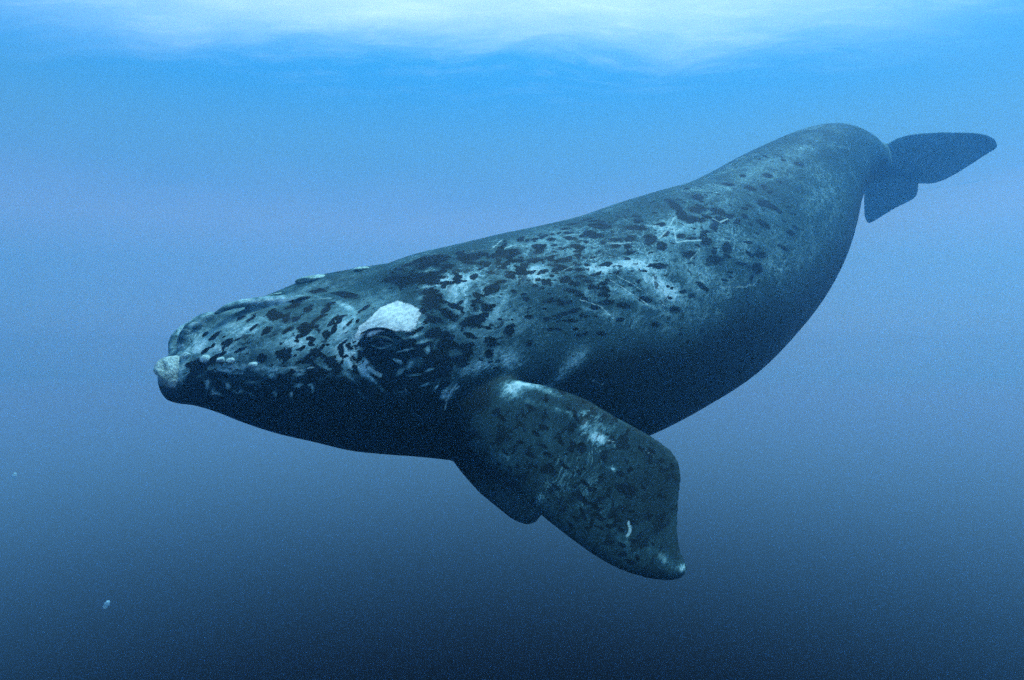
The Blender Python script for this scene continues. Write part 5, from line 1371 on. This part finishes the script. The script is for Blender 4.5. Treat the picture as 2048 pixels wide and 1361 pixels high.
PALE = [
(-2.118,4.712,-7.36,0.016,-0.011,0.035,0.014,0.007,-0.004,1),
(-2.08,4.737,-7.383,-0.037,-0.023,0.02,0.008,-0.004,0.011,1),
(-2.026,4.735,-7.34,0,-0.012,0.033,0.016,0.005,0.002,1),
(-1.984,4.763,-7.374,-0.021,-0.015,0.018,0.008,-0.001,0.008,1),
(-2.145,4.686,-7.322,0.008,-0.007,0.032,0.012,0.006,-0.002,1),
(-1.942,4.774,-7.368,0.009,-0.006,0.021,0.015,0.007,-0.005,1),
(-1.891,4.799,-7.388,-0.024,-0.017,0.02,0.008,-0.001,0.008,1),
(-1.848,4.8,-7.352,-0.013,-0.005,0.001,0.002,-0.003,0.011,1),
(-1.734,4.856,-7.382,-0.007,-0.015,0.036,0.012,0.004,0.004,1),
(-1.632,4.912,-7.404,0.005,-0.009,0.03,0.013,0.006,-0,1),
(-1.583,4.919,-7.335,-0.033,-0.016,-0.013,-0.003,-0.004,0.014,1),
(-1.492,4.975,-7.368,-0.001,-0.008,0.034,0.01,0.005,0.001,1),
(-1.507,4.96,-7.334,-0.021,-0.011,-0.008,-0.003,-0.003,0.011,1),
(-1.815,4.791,-7.207,-0.189,-0.079,0.019,-0.002,-0.001,-0.025,1),
(-1.6,4.903,-7.201,-0.079,-0.048,-0.018,0.002,0,-0.011,1),
(-2.002,4.72,-7.225,-0.104,-0.038,0.023,0.003,0,0.014,1),
(-1.568,4.92,-7.25,-0.037,-0.021,-0.007,-0.002,-0.001,0.015,1),
(-1.866,4.781,-7.304,-0.068,-0.028,0.013,0.003,-0.002,0.014,1),
(-1.754,4.82,-7.259,-0.061,-0.03,0.015,0.004,0,0.018,1),
(-1.41,5.014,-7.205,-0.043,-0.024,0.019,-0.003,-0.003,-0.01,1),
(-1.124,5.174,-7.185,-0.028,-0.014,0.045,0.017,0.008,0.013,1),
(-1.169,5.15,-7.23,-0.021,-0.011,0.041,0.015,0.008,0.01,1),
(-1.245,5.111,-7.19,-0.015,-0.004,0.044,0.013,0.007,0.005,1),
(-1.09,5.198,-7.311,-0.053,-0.034,0.053,-0.008,-0.004,-0.01,1),
(-1.039,5.234,-7.372,-0.037,-0.026,0.037,-0.007,-0.003,-0.009,1),
(-1.244,5.108,-7.286,-0.036,-0.022,0.036,-0.007,-0.003,-0.009,1),
(-1.173,5.167,-7.425,-0.029,-0.027,0.044,-0.008,-0.003,-0.007,1),
(-0.844,5.295,-7.078,-0.064,-0.043,-0.014,-0.001,-0.003,0.012,1),
(-0.724,5.383,-7.014,-0.059,-0.04,-0.011,0.003,-0,-0.012,1),
(-0.817,5.327,-7.198,-0.026,-0.01,-0.039,0.015,0.009,-0.012,1),
(-0.892,5.296,-7.257,-0.029,-0.011,-0.025,0.009,0.006,-0.013,1),
(-0.78,5.349,-7.28,-0.06,-0.026,-0.01,-0.001,-0.001,0.012,1),
(-0.908,5.273,-7.165,-0.04,-0.026,0.017,0.006,0,0.015,1),
(-0.666,5.398,-7.241,-0.044,-0.019,-0.016,-0.003,-0.002,0.012,1),
(-0.682,5.399,-7.079,0,-0.004,-0.032,0.015,0.008,-0.001,1),
(-0.77,5.358,-6.966,-0.041,-0.036,-0.017,0.004,0.001,-0.011,1),
(-0.495,5.531,-6.894,-0.032,-0.015,-0.002,0.004,-0.004,-0.021,1),
(-0.895,5.314,-7.418,-0.044,-0.022,0.01,0.003,-0.001,0.01,1),
(-0.705,5.389,-7.363,-0.058,-0.023,-0.021,-0.003,-0.003,0.012,1),
(-0.621,5.431,-7.386,-0.026,-0.007,-0.031,-0.009,-0.006,0.008,1)]
SCAR = [
(0.008,0.8,0.97,6.585,-6.403,1.184,6.671,-6.521,1.408,6.785,-6.651),
(0.007,0.8,1.059,6.677,-6.355,1.277,6.765,-6.463,1.595,6.93,-6.643),
(0.007,0.7,1.387,6.937,-6.293,1.615,7.019,-6.443,1.791,7.091,-6.624),
(0.008,0.7,0.64,6.255,-6.621,0.842,6.363,-6.672,0.996,6.43,-6.804),
(0.007,0.7,0.776,6.619,-6.201,0.948,6.779,-6.141,1.172,6.899,-6.157),
(0.008,0.6,2.002,7.479,-6.097,2.103,7.599,-6.014,2.172,7.682,-5.958),
(0.008,0.6,1.634,7.103,-6.303,1.687,7.193,-6.213),
(0.01,0.6,3.349,8.55,-5.981,3.378,8.541,-6.098),
(0.008,0.5,1.839,7.503,-5.925,1.974,7.544,-5.976,2.175,7.692,-5.944),
(0.007,0.6,-0.435,6.156,-6.188,-0.301,6.251,-6.152,-0.114,6.329,-6.132),
(0.006,0.5,-0.04,5.982,-6.458,0.119,6.083,-6.431),
(0.005,0.6,1.007,5.033,-7.831,1.071,4.981,-7.878),
(0.007,0.6,0.728,6.207,-7.371,0.885,6.327,-7.426),
(0.011,1,0.827,4.739,-8.295,0.84,4.714,-8.327,0.833,4.696,-8.358,0.81,4.686,-8.383),
(0.016,1.2,-1.114,5.18,-7.216,-1.079,5.199,-7.248,-1.033,5.226,-7.277),
(0.007,1,-0.456,5.51,-7.358,-0.512,5.496,-7.432,-0.542,5.5,-7.494,-0.557,5.524,-7.571),
(0.007,0.9,-0.444,5.521,-7.384,-0.497,5.506,-7.437),
(0.013,0.75,1.961,7.999,-5.511,1.793,7.67,-5.728,1.649,7.458,-5.859),
(0.014,0.8,1.885,7.761,-5.684,1.861,7.545,-5.891,2.003,7.656,-5.857,2.218,7.805,-5.829),
(0.011,0.6,1.712,7.691,-5.679,1.518,7.59,-5.696),
(0.015,0.7,2.494,8.271,-5.486,2.588,8.274,-5.535,2.729,8.421,-5.465),
(0.008,0.8,-0.185,6.317,-6.128,-0.094,6.574,-6.009),
(0.01,0.8,-0.067,6.355,-6.123,0.005,6.43,-6.089,0.087,6.437,-6.097),
(0.014,0.9,0.206,6.095,-6.475,0.203,6.144,-6.406,0.253,6.228,-6.333),
(0.011,0.7,1.003,6.986,-5.978,1.147,7.06,-5.978,1.283,7.168,-5.946),
(0.016,0.5,2.385,7.627,-6.395,2.793,7.971,-6.362,2.955,8.121,-6.313),
(0.006,0.6,0.128,5.863,-6.914,0.213,5.914,-6.909),
(0.008,0.7,-0.857,5.324,-7.37,-0.85,5.336,-7.423),
(0.008,0.7,-1.252,5.124,-7.075,-1.236,5.121,-7.144,-1.169,5.15,-7.223),
(0.008,0.7,-1.235,5.164,-6.936,-1.237,5.142,-7.014,-1.213,5.139,-7.095),
(0.009,0.6,1.488,7.172,-6.064,1.671,7.262,-6.096),
(0.009,0.5,0.612,6.463,-6.269,0.455,6.308,-6.357,0.309,6.22,-6.376),
(0.008,0.6,0.686,5.183,-7.731,0.738,5.139,-7.771,0.785,5.119,-7.783),
(0.007,0.6,-1.442,4.996,-7.19,-1.569,4.92,-7.22,-1.692,4.85,-7.199),
(0.007,0.5,-1.879,4.768,-7.256,-2.001,4.72,-7.193,-2.094,4.688,-7.217),
(0.008,0.5,-1.597,5.257,-6.682,-1.468,5.365,-6.659,-1.297,5.323,-6.726,-1.22,5.267,-6.792)]
def field(marks, mode, mirrored=True):
    out = np.full(len(CO), -1.0) if mode != 'sum' else np.zeros(len(CO))
    marks = np.array(marks)
    todo = [marks]
    if mirrored:
        M = marks.copy()
        M[:, :3] = mirror(marks[:, :3])
        M[:, 3:6] = mirror(marks[:, :3] + marks[:, 3:6]) - M[:, :3]
        M[:, 6:9] = mirror(marks[:, :3] + marks[:, 6:9]) - M[:, :3]
        todo.append(M)
    for K in todo:
        for r in K:
            c, a, b, w = r[:3], r[3:6], r[6:9], r[9]
            ra = np.linalg.norm(a); rb = np.linalg.norm(b)
            lim = max(ra, rb) * (1.8 if mode != 'sum' else 2.4)
            sel = np.nonzero(np.all(np.abs(CO - c) < lim, axis=1))[0]
            if not len(sel):
                continue
            d = CO[sel] - c
            n = np.cross(a, b); n /= np.linalg.norm(n)
            i, j = d @ a / ra ** 2, d @ b / rb ** 2
            cosab = np.dot(a, b) / (ra * rb)
            q = np.sqrt(i * i + j * j)
            h = np.abs(d @ n)
            ok = (h < 0.55 * max(ra, rb) + .06)
            if mode == 'sum':
                v = np.exp(-q ** 2 * 1.3) * w * ok
                out[sel] += v
            else:
                v = np.where(ok, (1 - q) * max(.62, min(1, rb / .075)) * w, -1)
                out[sel] = np.maximum(out[sel], v)
    return out

D = field(DARK, 'max')
PL = field(PALE, 'max')
D = np.where(PL > -.5, np.minimum(D, -PL * 1.1 - .05), D)
L = field(LIGHT, 'sum') + 1.5 * np.clip(PL + .3, 0, 1)
W = field(WHITE, 'max')
S = np.full(len(CO), 0.0)
for sc_ in SCAR:
    w, st = sc_[0], sc_[1]
    pts = np.array(sc_[2:]).reshape(-1, 3)
    for A, B in zip(pts[:-1], pts[1:]):
        mid = (A + B) / 2; lim = np.linalg.norm(B - A) / 2 + w * 3
        sel = np.nonzero(np.all(np.abs(CO - mid) < lim, axis=1))[0]
        ab = B - A
        t = np.clip((CO[sel] - A) @ ab / (ab @ ab), 0, 1)
        dd = np.linalg.norm(CO[sel] - A - t[:, None] * ab, axis=1)
        S[sel] = np.maximum(S[sel], st * np.clip(1.4 - dd / w, 0, 1))
# distance along the body and the height in the whale's own frame drive the spread of wild spots
from mathutils.kdtree import KDTree
kd = KDTree(NS)
for i, c in enumerate(CEN):
    kd.insert(c, i)
kd.balance()
lut = np.array([kd.find(p)[1] for p in CO[::1]])
along = tt[lut] / TS[-1]
side = ((CO - CEN[lut]) * S2[lut]).sum(1)
upw = ((CO - CEN[lut]) * U2[lut]).sum(1) / np.maximum(ST[lut, 3], .2)
rad = np.linalg.norm(CO - CEN[lut], axis=1) / np.maximum(ST[lut, 3], .25)
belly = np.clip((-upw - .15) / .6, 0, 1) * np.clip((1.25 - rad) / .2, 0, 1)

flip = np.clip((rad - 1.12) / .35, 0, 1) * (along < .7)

def attr(name, r, g, b, a):
    at = skin_me.attributes.new(name, 'FLOAT_COLOR', 'POINT')
    at.data.foreach_set('color', np.stack([r, g, b, a], 1).astype(np.float32).ravel())
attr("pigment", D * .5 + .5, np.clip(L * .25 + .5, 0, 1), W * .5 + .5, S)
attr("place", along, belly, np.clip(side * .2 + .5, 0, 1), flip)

def skin_material():
    m = N("whale_skin")
    pg = m.n("ShaderNodeAttribute", attribute_name="pigment")
    sp = m.n("ShaderNodeSeparateColor"); m.put(sp.inputs[0], pg.outputs['Color'])
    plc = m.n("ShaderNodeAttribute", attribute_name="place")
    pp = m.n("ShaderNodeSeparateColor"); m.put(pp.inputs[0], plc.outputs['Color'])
    d = m.math('MULTIPLY_ADD', sp.outputs[0], 2.0, -1.0)
    l = m.math('MULTIPLY_ADD', sp.outputs[1], 4.0, -2.0)
    w = m.math('MULTIPLY_ADD', sp.outputs[2], 2.0, -1.0)
    s = pg.outputs['Alpha']
    # coordinates turned along the whale, stretched head to tail
    geo = m.n("ShaderNodeTexCoord")
    mp = m.n("ShaderNodeMapping")
    mp.vector_type = 'TEXTURE'
    ax = Vector(TAN[130]); 
    mp.inputs['Rotation'].default_value = ax.to_track_quat('X', 'Z').to_euler()
    mp.inputs['Scale'].default_value = (1.9, 1.0, 1.0)
    m.put(mp.inputs['Vector'], geo.outputs['Object'])
    v = mp.outputs[0]
    n1 = m.noise(6.9, 5, 0.62, v)
    n2 = m.noise(27.0, 4, 0.6, v)
    n3 = m.noise(1.6, 4, 0.6, v)
    n4 = m.noise(72.0, 3, 0.6, v)
    edge = m.math('ADD', m.math('MULTIPLY', m.math('SUBTRACT', n1, .5), 1.15), m.math('MULTIPLY', m.math('SUBTRACT', n2, .5), 1.35))
    edge = m.math('ADD', edge, m.math('MULTIPLY', m.math('SUBTRACT', n4, .5), .7))
    edge = m.math('MULTIPLY', edge, m.math('MULTIPLY_ADD', plc.outputs['Alpha'], -.55, 1.0))
    dark = m.step(m.math('ADD', d, edge), -.07, .11)
    # slanting dark streaks over the head
    mh = m.n("ShaderNodeMapping")
    mh.vector_type = 'TEXTURE'
    mh.inputs['Rotation'].default_value = (math.radians(0), math.radians(-38), math.radians(38))
    mh.inputs['Scale'].default_value = (4.5, 1.0, 1.0)
    m.put(mh.inputs['Vector'], geo.outputs['Object'])
    stk = m.noise(19.0, 4, .6, mh.outputs[0], .5)
    head = m.step(pp.outputs[0], .30, .20)
    stk1 = m.math('MULTIPLY', m.step(stk, .55, .66), m.math('MULTIPLY', head, m.step(n3, .40, .58)))
    dark = m.math('MAXIMUM', dark, m.math('MULTIPLY', stk1, .3))
    # small wild flecks
    flip = plc.outputs['Alpha']
    fl = m.step(m.math('ADD', m.noise(13.5, 4, .6, v, .4), m.math('MULTIPLY', flip, .045)), .58, .63)
    fl = m.math('MULTIPLY', fl, m.step(m.math('ADD', m.noise(3.2, 2, .5, v), m.math('MULTIPLY', flip, .12)), .46, .56))
    dark = m.math('MAXIMUM', dark, m.math('MULTIPLY', fl, .85))
    white = m.step(m.math('ADD', w, m.math('MULTIPLY', edge, .40)), -.04, .14)
    # mottled grey of the skin
    lift = m.math('MAXIMUM', m.math('MULTIPLY_ADD', m.math('ADD', n1, m.math('MULTIPLY', n2, 1.6)), 1.9, -1.5), 0.0)
    g = m.math('ADD', m.math('MULTIPLY', l, lift), m.math('MULTIPLY', m.math('SUBTRACT', n3, .5), 1.5))
    fine = m.math('ADD', m.math('MULTIPLY', m.math('SUBTRACT', n1, .5), 1.3), m.math('MULTIPLY', m.math('SUBTRACT', n2, .5), 1.4))
    fine = m.math('ADD', fine, m.math('MULTIPLY', m.math('SUBTRACT', n4, .5), 1.0))
    g = m.math('ADD', g, m.math('MULTIPLY', fine, m.math('MULTIPLY', m.step(pp.outputs[0], .72, .95, 1.0, .3), m.step(pp.outputs[0], .12, .26, .65, .95))))
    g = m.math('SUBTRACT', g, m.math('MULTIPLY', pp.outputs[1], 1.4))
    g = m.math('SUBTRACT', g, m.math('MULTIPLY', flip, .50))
    # thin pale rubs and scratches, thickest where the skin is pale
    web = m.math('ABSOLUTE', m.math('SUBTRACT', m.noise(4.0, 5, .68, v, 1.2), .5))
    web = m.math('MULTIPLY', m.step(web, .022, .004), m.step(m.math('ADD', m.noise(1.7, 2, .5, v), m.math('MULTIPLY', l, .10)), .52, .68))
    g = m.math('ADD', g, m.math('MULTIPLY', web, .9))
    cr = m.n("ShaderNodeValToRGB")
    e = cr.color_ramp.elements
    e[0].position, e[0].color = 0.0, (*(.010,.014,.016), 1)
    e[1].position, e[1].color = 1.0, (*(.60,.66,.68), 1)
    x = e.new(.33); x.color = (*(.036,.072,.084), 1)
    x = e.new(.62); x.color = (*(.215,.315,.335), 1)
    m.put(cr.inputs[0], m.math('MULTIPLY_ADD', g, .33, .33))
    col = cr.outputs[0]
    col = m.mix(dark, col, (.008,.011,.013,1))
    scar = m.step(m.math('ADD', s, m.math('MULTIPLY', m.math('SUBTRACT', n2, .5), 1.3)), .25, .75)
    col = m.mix(m.math('MULTIPLY', scar, .75), col, (.50, .56, .56, 1))
    wcol = m.mix(m.step(m.noise(38, 5, .7, v), .36, .60), (.48, .46, .46, 1), (.84, .77, .76, 1))
    col = m.mix(white, col, wcol)
    bs = m.n("ShaderNodeBsdfPrincipled")
    m.put(bs.inputs['Base Color'], col)
    m.put(bs.inputs['Roughness'], m.step(n1, .3, .7, .42, .62))
    bs.inputs['IOR'].default_value = 1.12
    bp = m.n("ShaderNodeBump")
    bp.inputs['Strength'].default_value = .8
    bp.inputs['Distance'].default_value = .02
    hh = m.math('ADD', m.math('MULTIPLY', n1, .5), m.math('MULTIPLY', n2, .35))
    hh = m.math('ADD', hh, m.math('MULTIPLY', n4, .25))
    hh = m.math('ADD', hh, m.math('MULTIPLY', white, .4))
    hh = m.math('SUBTRACT', hh, m.math('MULTIPLY', scar, .2))
    m.put(bp.inputs['Height'], hh)
    m.t.links.new(bp.outputs[0], bs.inputs['Normal'])
    m.t.links.new(bs.outputs[0], m.out.inputs[0])
    return m.m

whale = bpy.data.objects.new("right_whale", None)
whale.location = CEN[110]
whale['label'] = 'dark spotted right whale swimming past with white patch above its eye'
whale['category'] = 'whale'
COL.objects.link(whale)
bpy.context.view_layer.update()
def to_whale(o):
    o.parent = whale
    o.matrix_parent_inverse = whale.matrix_world.inverted()
skin_me.polygons.foreach_set('use_smooth', [True] * len(skin_me.polygons))
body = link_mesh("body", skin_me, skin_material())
to_whale(body)

def lump(name, c, a, b, n, mat, rough=.16, sub=4, seed=0, top=1.0):
    """a lumpy growth: c centre, a/b half axes on the skin, n outward half axis"""
    bm = bmesh.new()
    bmesh.ops.create_icosphere(bm, subdivisions=sub, radius=1.0)
    r = np.random.default_rng(seed)
    dirs = r.normal(size=(26, 3)); dirs /= np.linalg.norm(dirs, axis=1)[:, None]
    amp = r.uniform(-1, 1, 26)
    c, a, b, n = (np.array(x) for x in (c, a, b, n))
    for v in bm.verts:
        p = np.array(v.co)
        k = np.exp((dirs @ p - 1) * 9) @ amp
        k2 = np.exp((dirs[::-1] @ p - 1) * 40) @ amp
        p = p * (1 + rough * k + rough * .5 * k2)
        v.co = c + p[0] * a + p[1] * b + p[2] * n * top
    me = bpy.data.meshes.new(name)
    bm.to_mesh(me); bm.free()
    me.polygons.foreach_set('use_smooth', [True] * len(me.polygons))
    o = link_mesh(name, me, mat)
    to_whale(o)
    return o

def callosity_material(name, c0, c1):
    m = N(name)
    tcx = m.n("ShaderNodeTexCoord")
    n1 = m.noise(14, 5, .65, tcx.outputs['Object'])
    n2 = m.noise(55, 4, .6, tcx.outputs['Object'])
    col = m.mix(m.step(m.math('ADD', n1, m.math('MULTIPLY', m.math('SUBTRACT', n2, .5), .6)), .38, .62), (*c0, 1), (*c1, 1))
    bs = m.n("ShaderNodeBsdfPrincipled")
    m.put(bs.inputs['Base Color'], col)
    bs.inputs['Roughness'].default_value = .8
    bs.inputs['IOR'].default_value = 1.1
    bp = m.n("ShaderNodeBump")
    bp.inputs['Strength'].default_value = .8
    bp.inputs['Distance'].default_value = .02
    m.put(bp.inputs['Height'], m.math('ADD', n1, n2))
    m.t.links.new(bp.outputs[0], bs.inputs['Normal'])
    m.t.links.new(bs.outputs[0], m.out.inputs[0])
    return m.m
m_chin = callosity_material("chin_callosity", (.24,.28,.27), (.54,.58,.56))
m_call = callosity_material("pale_callosity", (.45, .53, .52), (.72, .77, .76))
m_rough = callosity_material("rostrum_callosity", (.20, .27, .25), (.52, .62, .56))

CALL = [
(-2.287,4.666,-7.111,-0.028,-0.004,-0.01,0.008,-0.012,-0.018,-0.002,-0.024,0.015,1),
(-2.158,4.675,-7.132,-0.031,-0.014,-0.011,0.011,-0.004,-0.026,0.009,-0.026,0.007,1),
(-2.062,4.704,-7.143,-0.027,-0.009,-0.004,0.004,-0.002,-0.021,0.008,-0.026,0.004,1),
(-1.999,4.723,-7.147,-0.027,-0.01,-0.004,0.004,-0.001,-0.021,0.009,-0.026,0.003,1),
(-1.859,4.773,-7.178,-0.031,-0.013,-0.003,0.002,-0,-0.021,0.01,-0.026,0.001,1),
(-1.663,5.615,-6.491,0.123,0.1,0.031,0,-0.13,0,-0.004,0,0.034,2),
(-1.317,5.958,-6.375,0.084,0.1,0.015,0,-0.13,0,-0.003,0,0.031,2),
(-1.883,5.398,-6.637,0.067,0.1,0.03,0,-0.13,0,-0.003,0,0.016,2),
(-2.365,4.66,-7.233,0.071,0.02,0.014,-0.018,0,0.114,0.02,0.15,0,0)]
for i, r in enumerate(CALL):
    kind = int(r[12])
    o = lump("callosity", r[:3], r[3:6], r[6:9], r[9:12], [m_chin, m_call, m_rough][kind], [.26, .18, .22][kind], 5 if kind != 1 else 3, i + 3)
    o['label'] = ['large pale green callosity on the tip of the chin', 'small white callosity on the lower lip', 'rough pale callosity on top of the snout'][kind]

# the eye: a dark ball between two folded lids
EYE = np.array([
-1.026,
5.206,
-7.023,
-0.033,
-0.008,
0.003,
0.003,
-0.003,
0.029,
0.006,
-0.028,
-0.003])
em = N("eye_ball")
eb = em.n("ShaderNodeBsdfPrincipled")
eb.inputs['Base Color'].default_value = (.008, .010, .012, 1)
eb.inputs['Roughness'].default_value = .12
em.t.links.new(eb.outputs[0], em.out.inputs[0])
lump("eye", EYE[:3], EYE[3:6], EYE[6:9], EYE[9:12], em.m, 0.0, 4)
lm = callosity_material("eyelid_skin", (.012, .018, .02), (.04, .06, .065))
lp = callosity_material("pale_lid_edge", (.10, .15, .16), (.22, .30, .31))
LIDS = [
((-1.115,5.167,-7.021,0.006),(-1.075,5.172,-6.993,0.016),(-1.02,5.179,-6.982,0.016),(-0.966,5.193,-6.995,0.016),(-0.926,5.216,-7.023,0.006)),
((-1.097,5.169,-7.037,0.003),(-1.059,5.176,-7.058,0.008),(-1.014,5.188,-7.066,0.008),(-0.971,5.199,-7.051,0.008),(-0.941,5.209,-7.031,0.003)),
((-1.174,5.169,-6.949,0.005),(-1.109,5.186,-6.921,0.01),(-1.032,5.193,-6.909,0.01),(-0.953,5.204,-6.926,0.01),(-0.908,5.224,-6.966,0.01),(-0.865,5.257,-6.998,0.005))]
for q, pts in enumerate(LIDS):
    v, f = tube(pts, 10)
    o = link_mesh("eyelid", mesh_from("eyelid", v, f), lp if q == 1 else lm)
    to_whale(o)
    if q == 1: o['label'] = 'pale lower eyelid fold'
bpy.context.view_layer.update()

# ------------------------------------------------------------------ small drifting things
jm = N("jelly")
jb = jm.n("ShaderNodeBsdfPrincipled")
jb.inputs['Base Color'].default_value = (.45, .62, .75, 1)
jb.inputs['Roughness'].default_value = .4
jt = jm.n("ShaderNodeBsdfTransparent")
jx = jm.n("ShaderNodeMixShader")
jm.t.links.new(jt.outputs[0], jx.inputs[1]); jm.t.links.new(jb.outputs[0], jx.inputs[2])
jm.t.links.new(jx.outputs[0], jm.out.inputs[0])
jx.inputs[0].default_value = .55
def salp(loc, size, rot, label, fac):
    """a barrel shaped drifting salp: body with a dimple at each end"""
    bm = bmesh.new()
    bmesh.ops.create_uvsphere(bm, u_segments=20, v_segments=14, radius=1.0)
    for v in bm.verts:
        z = v.co.z
        r = 1 + .08 * math.sin(z * 9)
        v.co.x *= .55 * r; v.co.y *= .5 * r
        if abs(z) > .93: v.co.z *= .86
    me = bpy.data.meshes.new("drifting_salp"); bm.to_mesh(me); bm.free()
    me.polygons.foreach_set('use_smooth', [True] * len(me.polygons))
    o = link_mesh("drifting_salp", me, jm.m)
    o.location = loc; o.scale = (size,) * 3; o.rotation_euler = rot
    o['label'] = label; o['category'] = 'salp'; o['group'] = 'small pale salps drifting in the water'
SALPS = [((-2.439, 4.0, -8.592), 0.028, (0.2, 0.5, 0.3), 'pale oval salp drifting in the dark water at the lower left'), ((-4.493, 6.0, -8.229), 0.035, (0.1, 0.3, 0.9), 'faint pale salp near the left edge, above the brighter one')]
for l, s, r, t in SALPS:
    salp(l, s, r, t, .5)
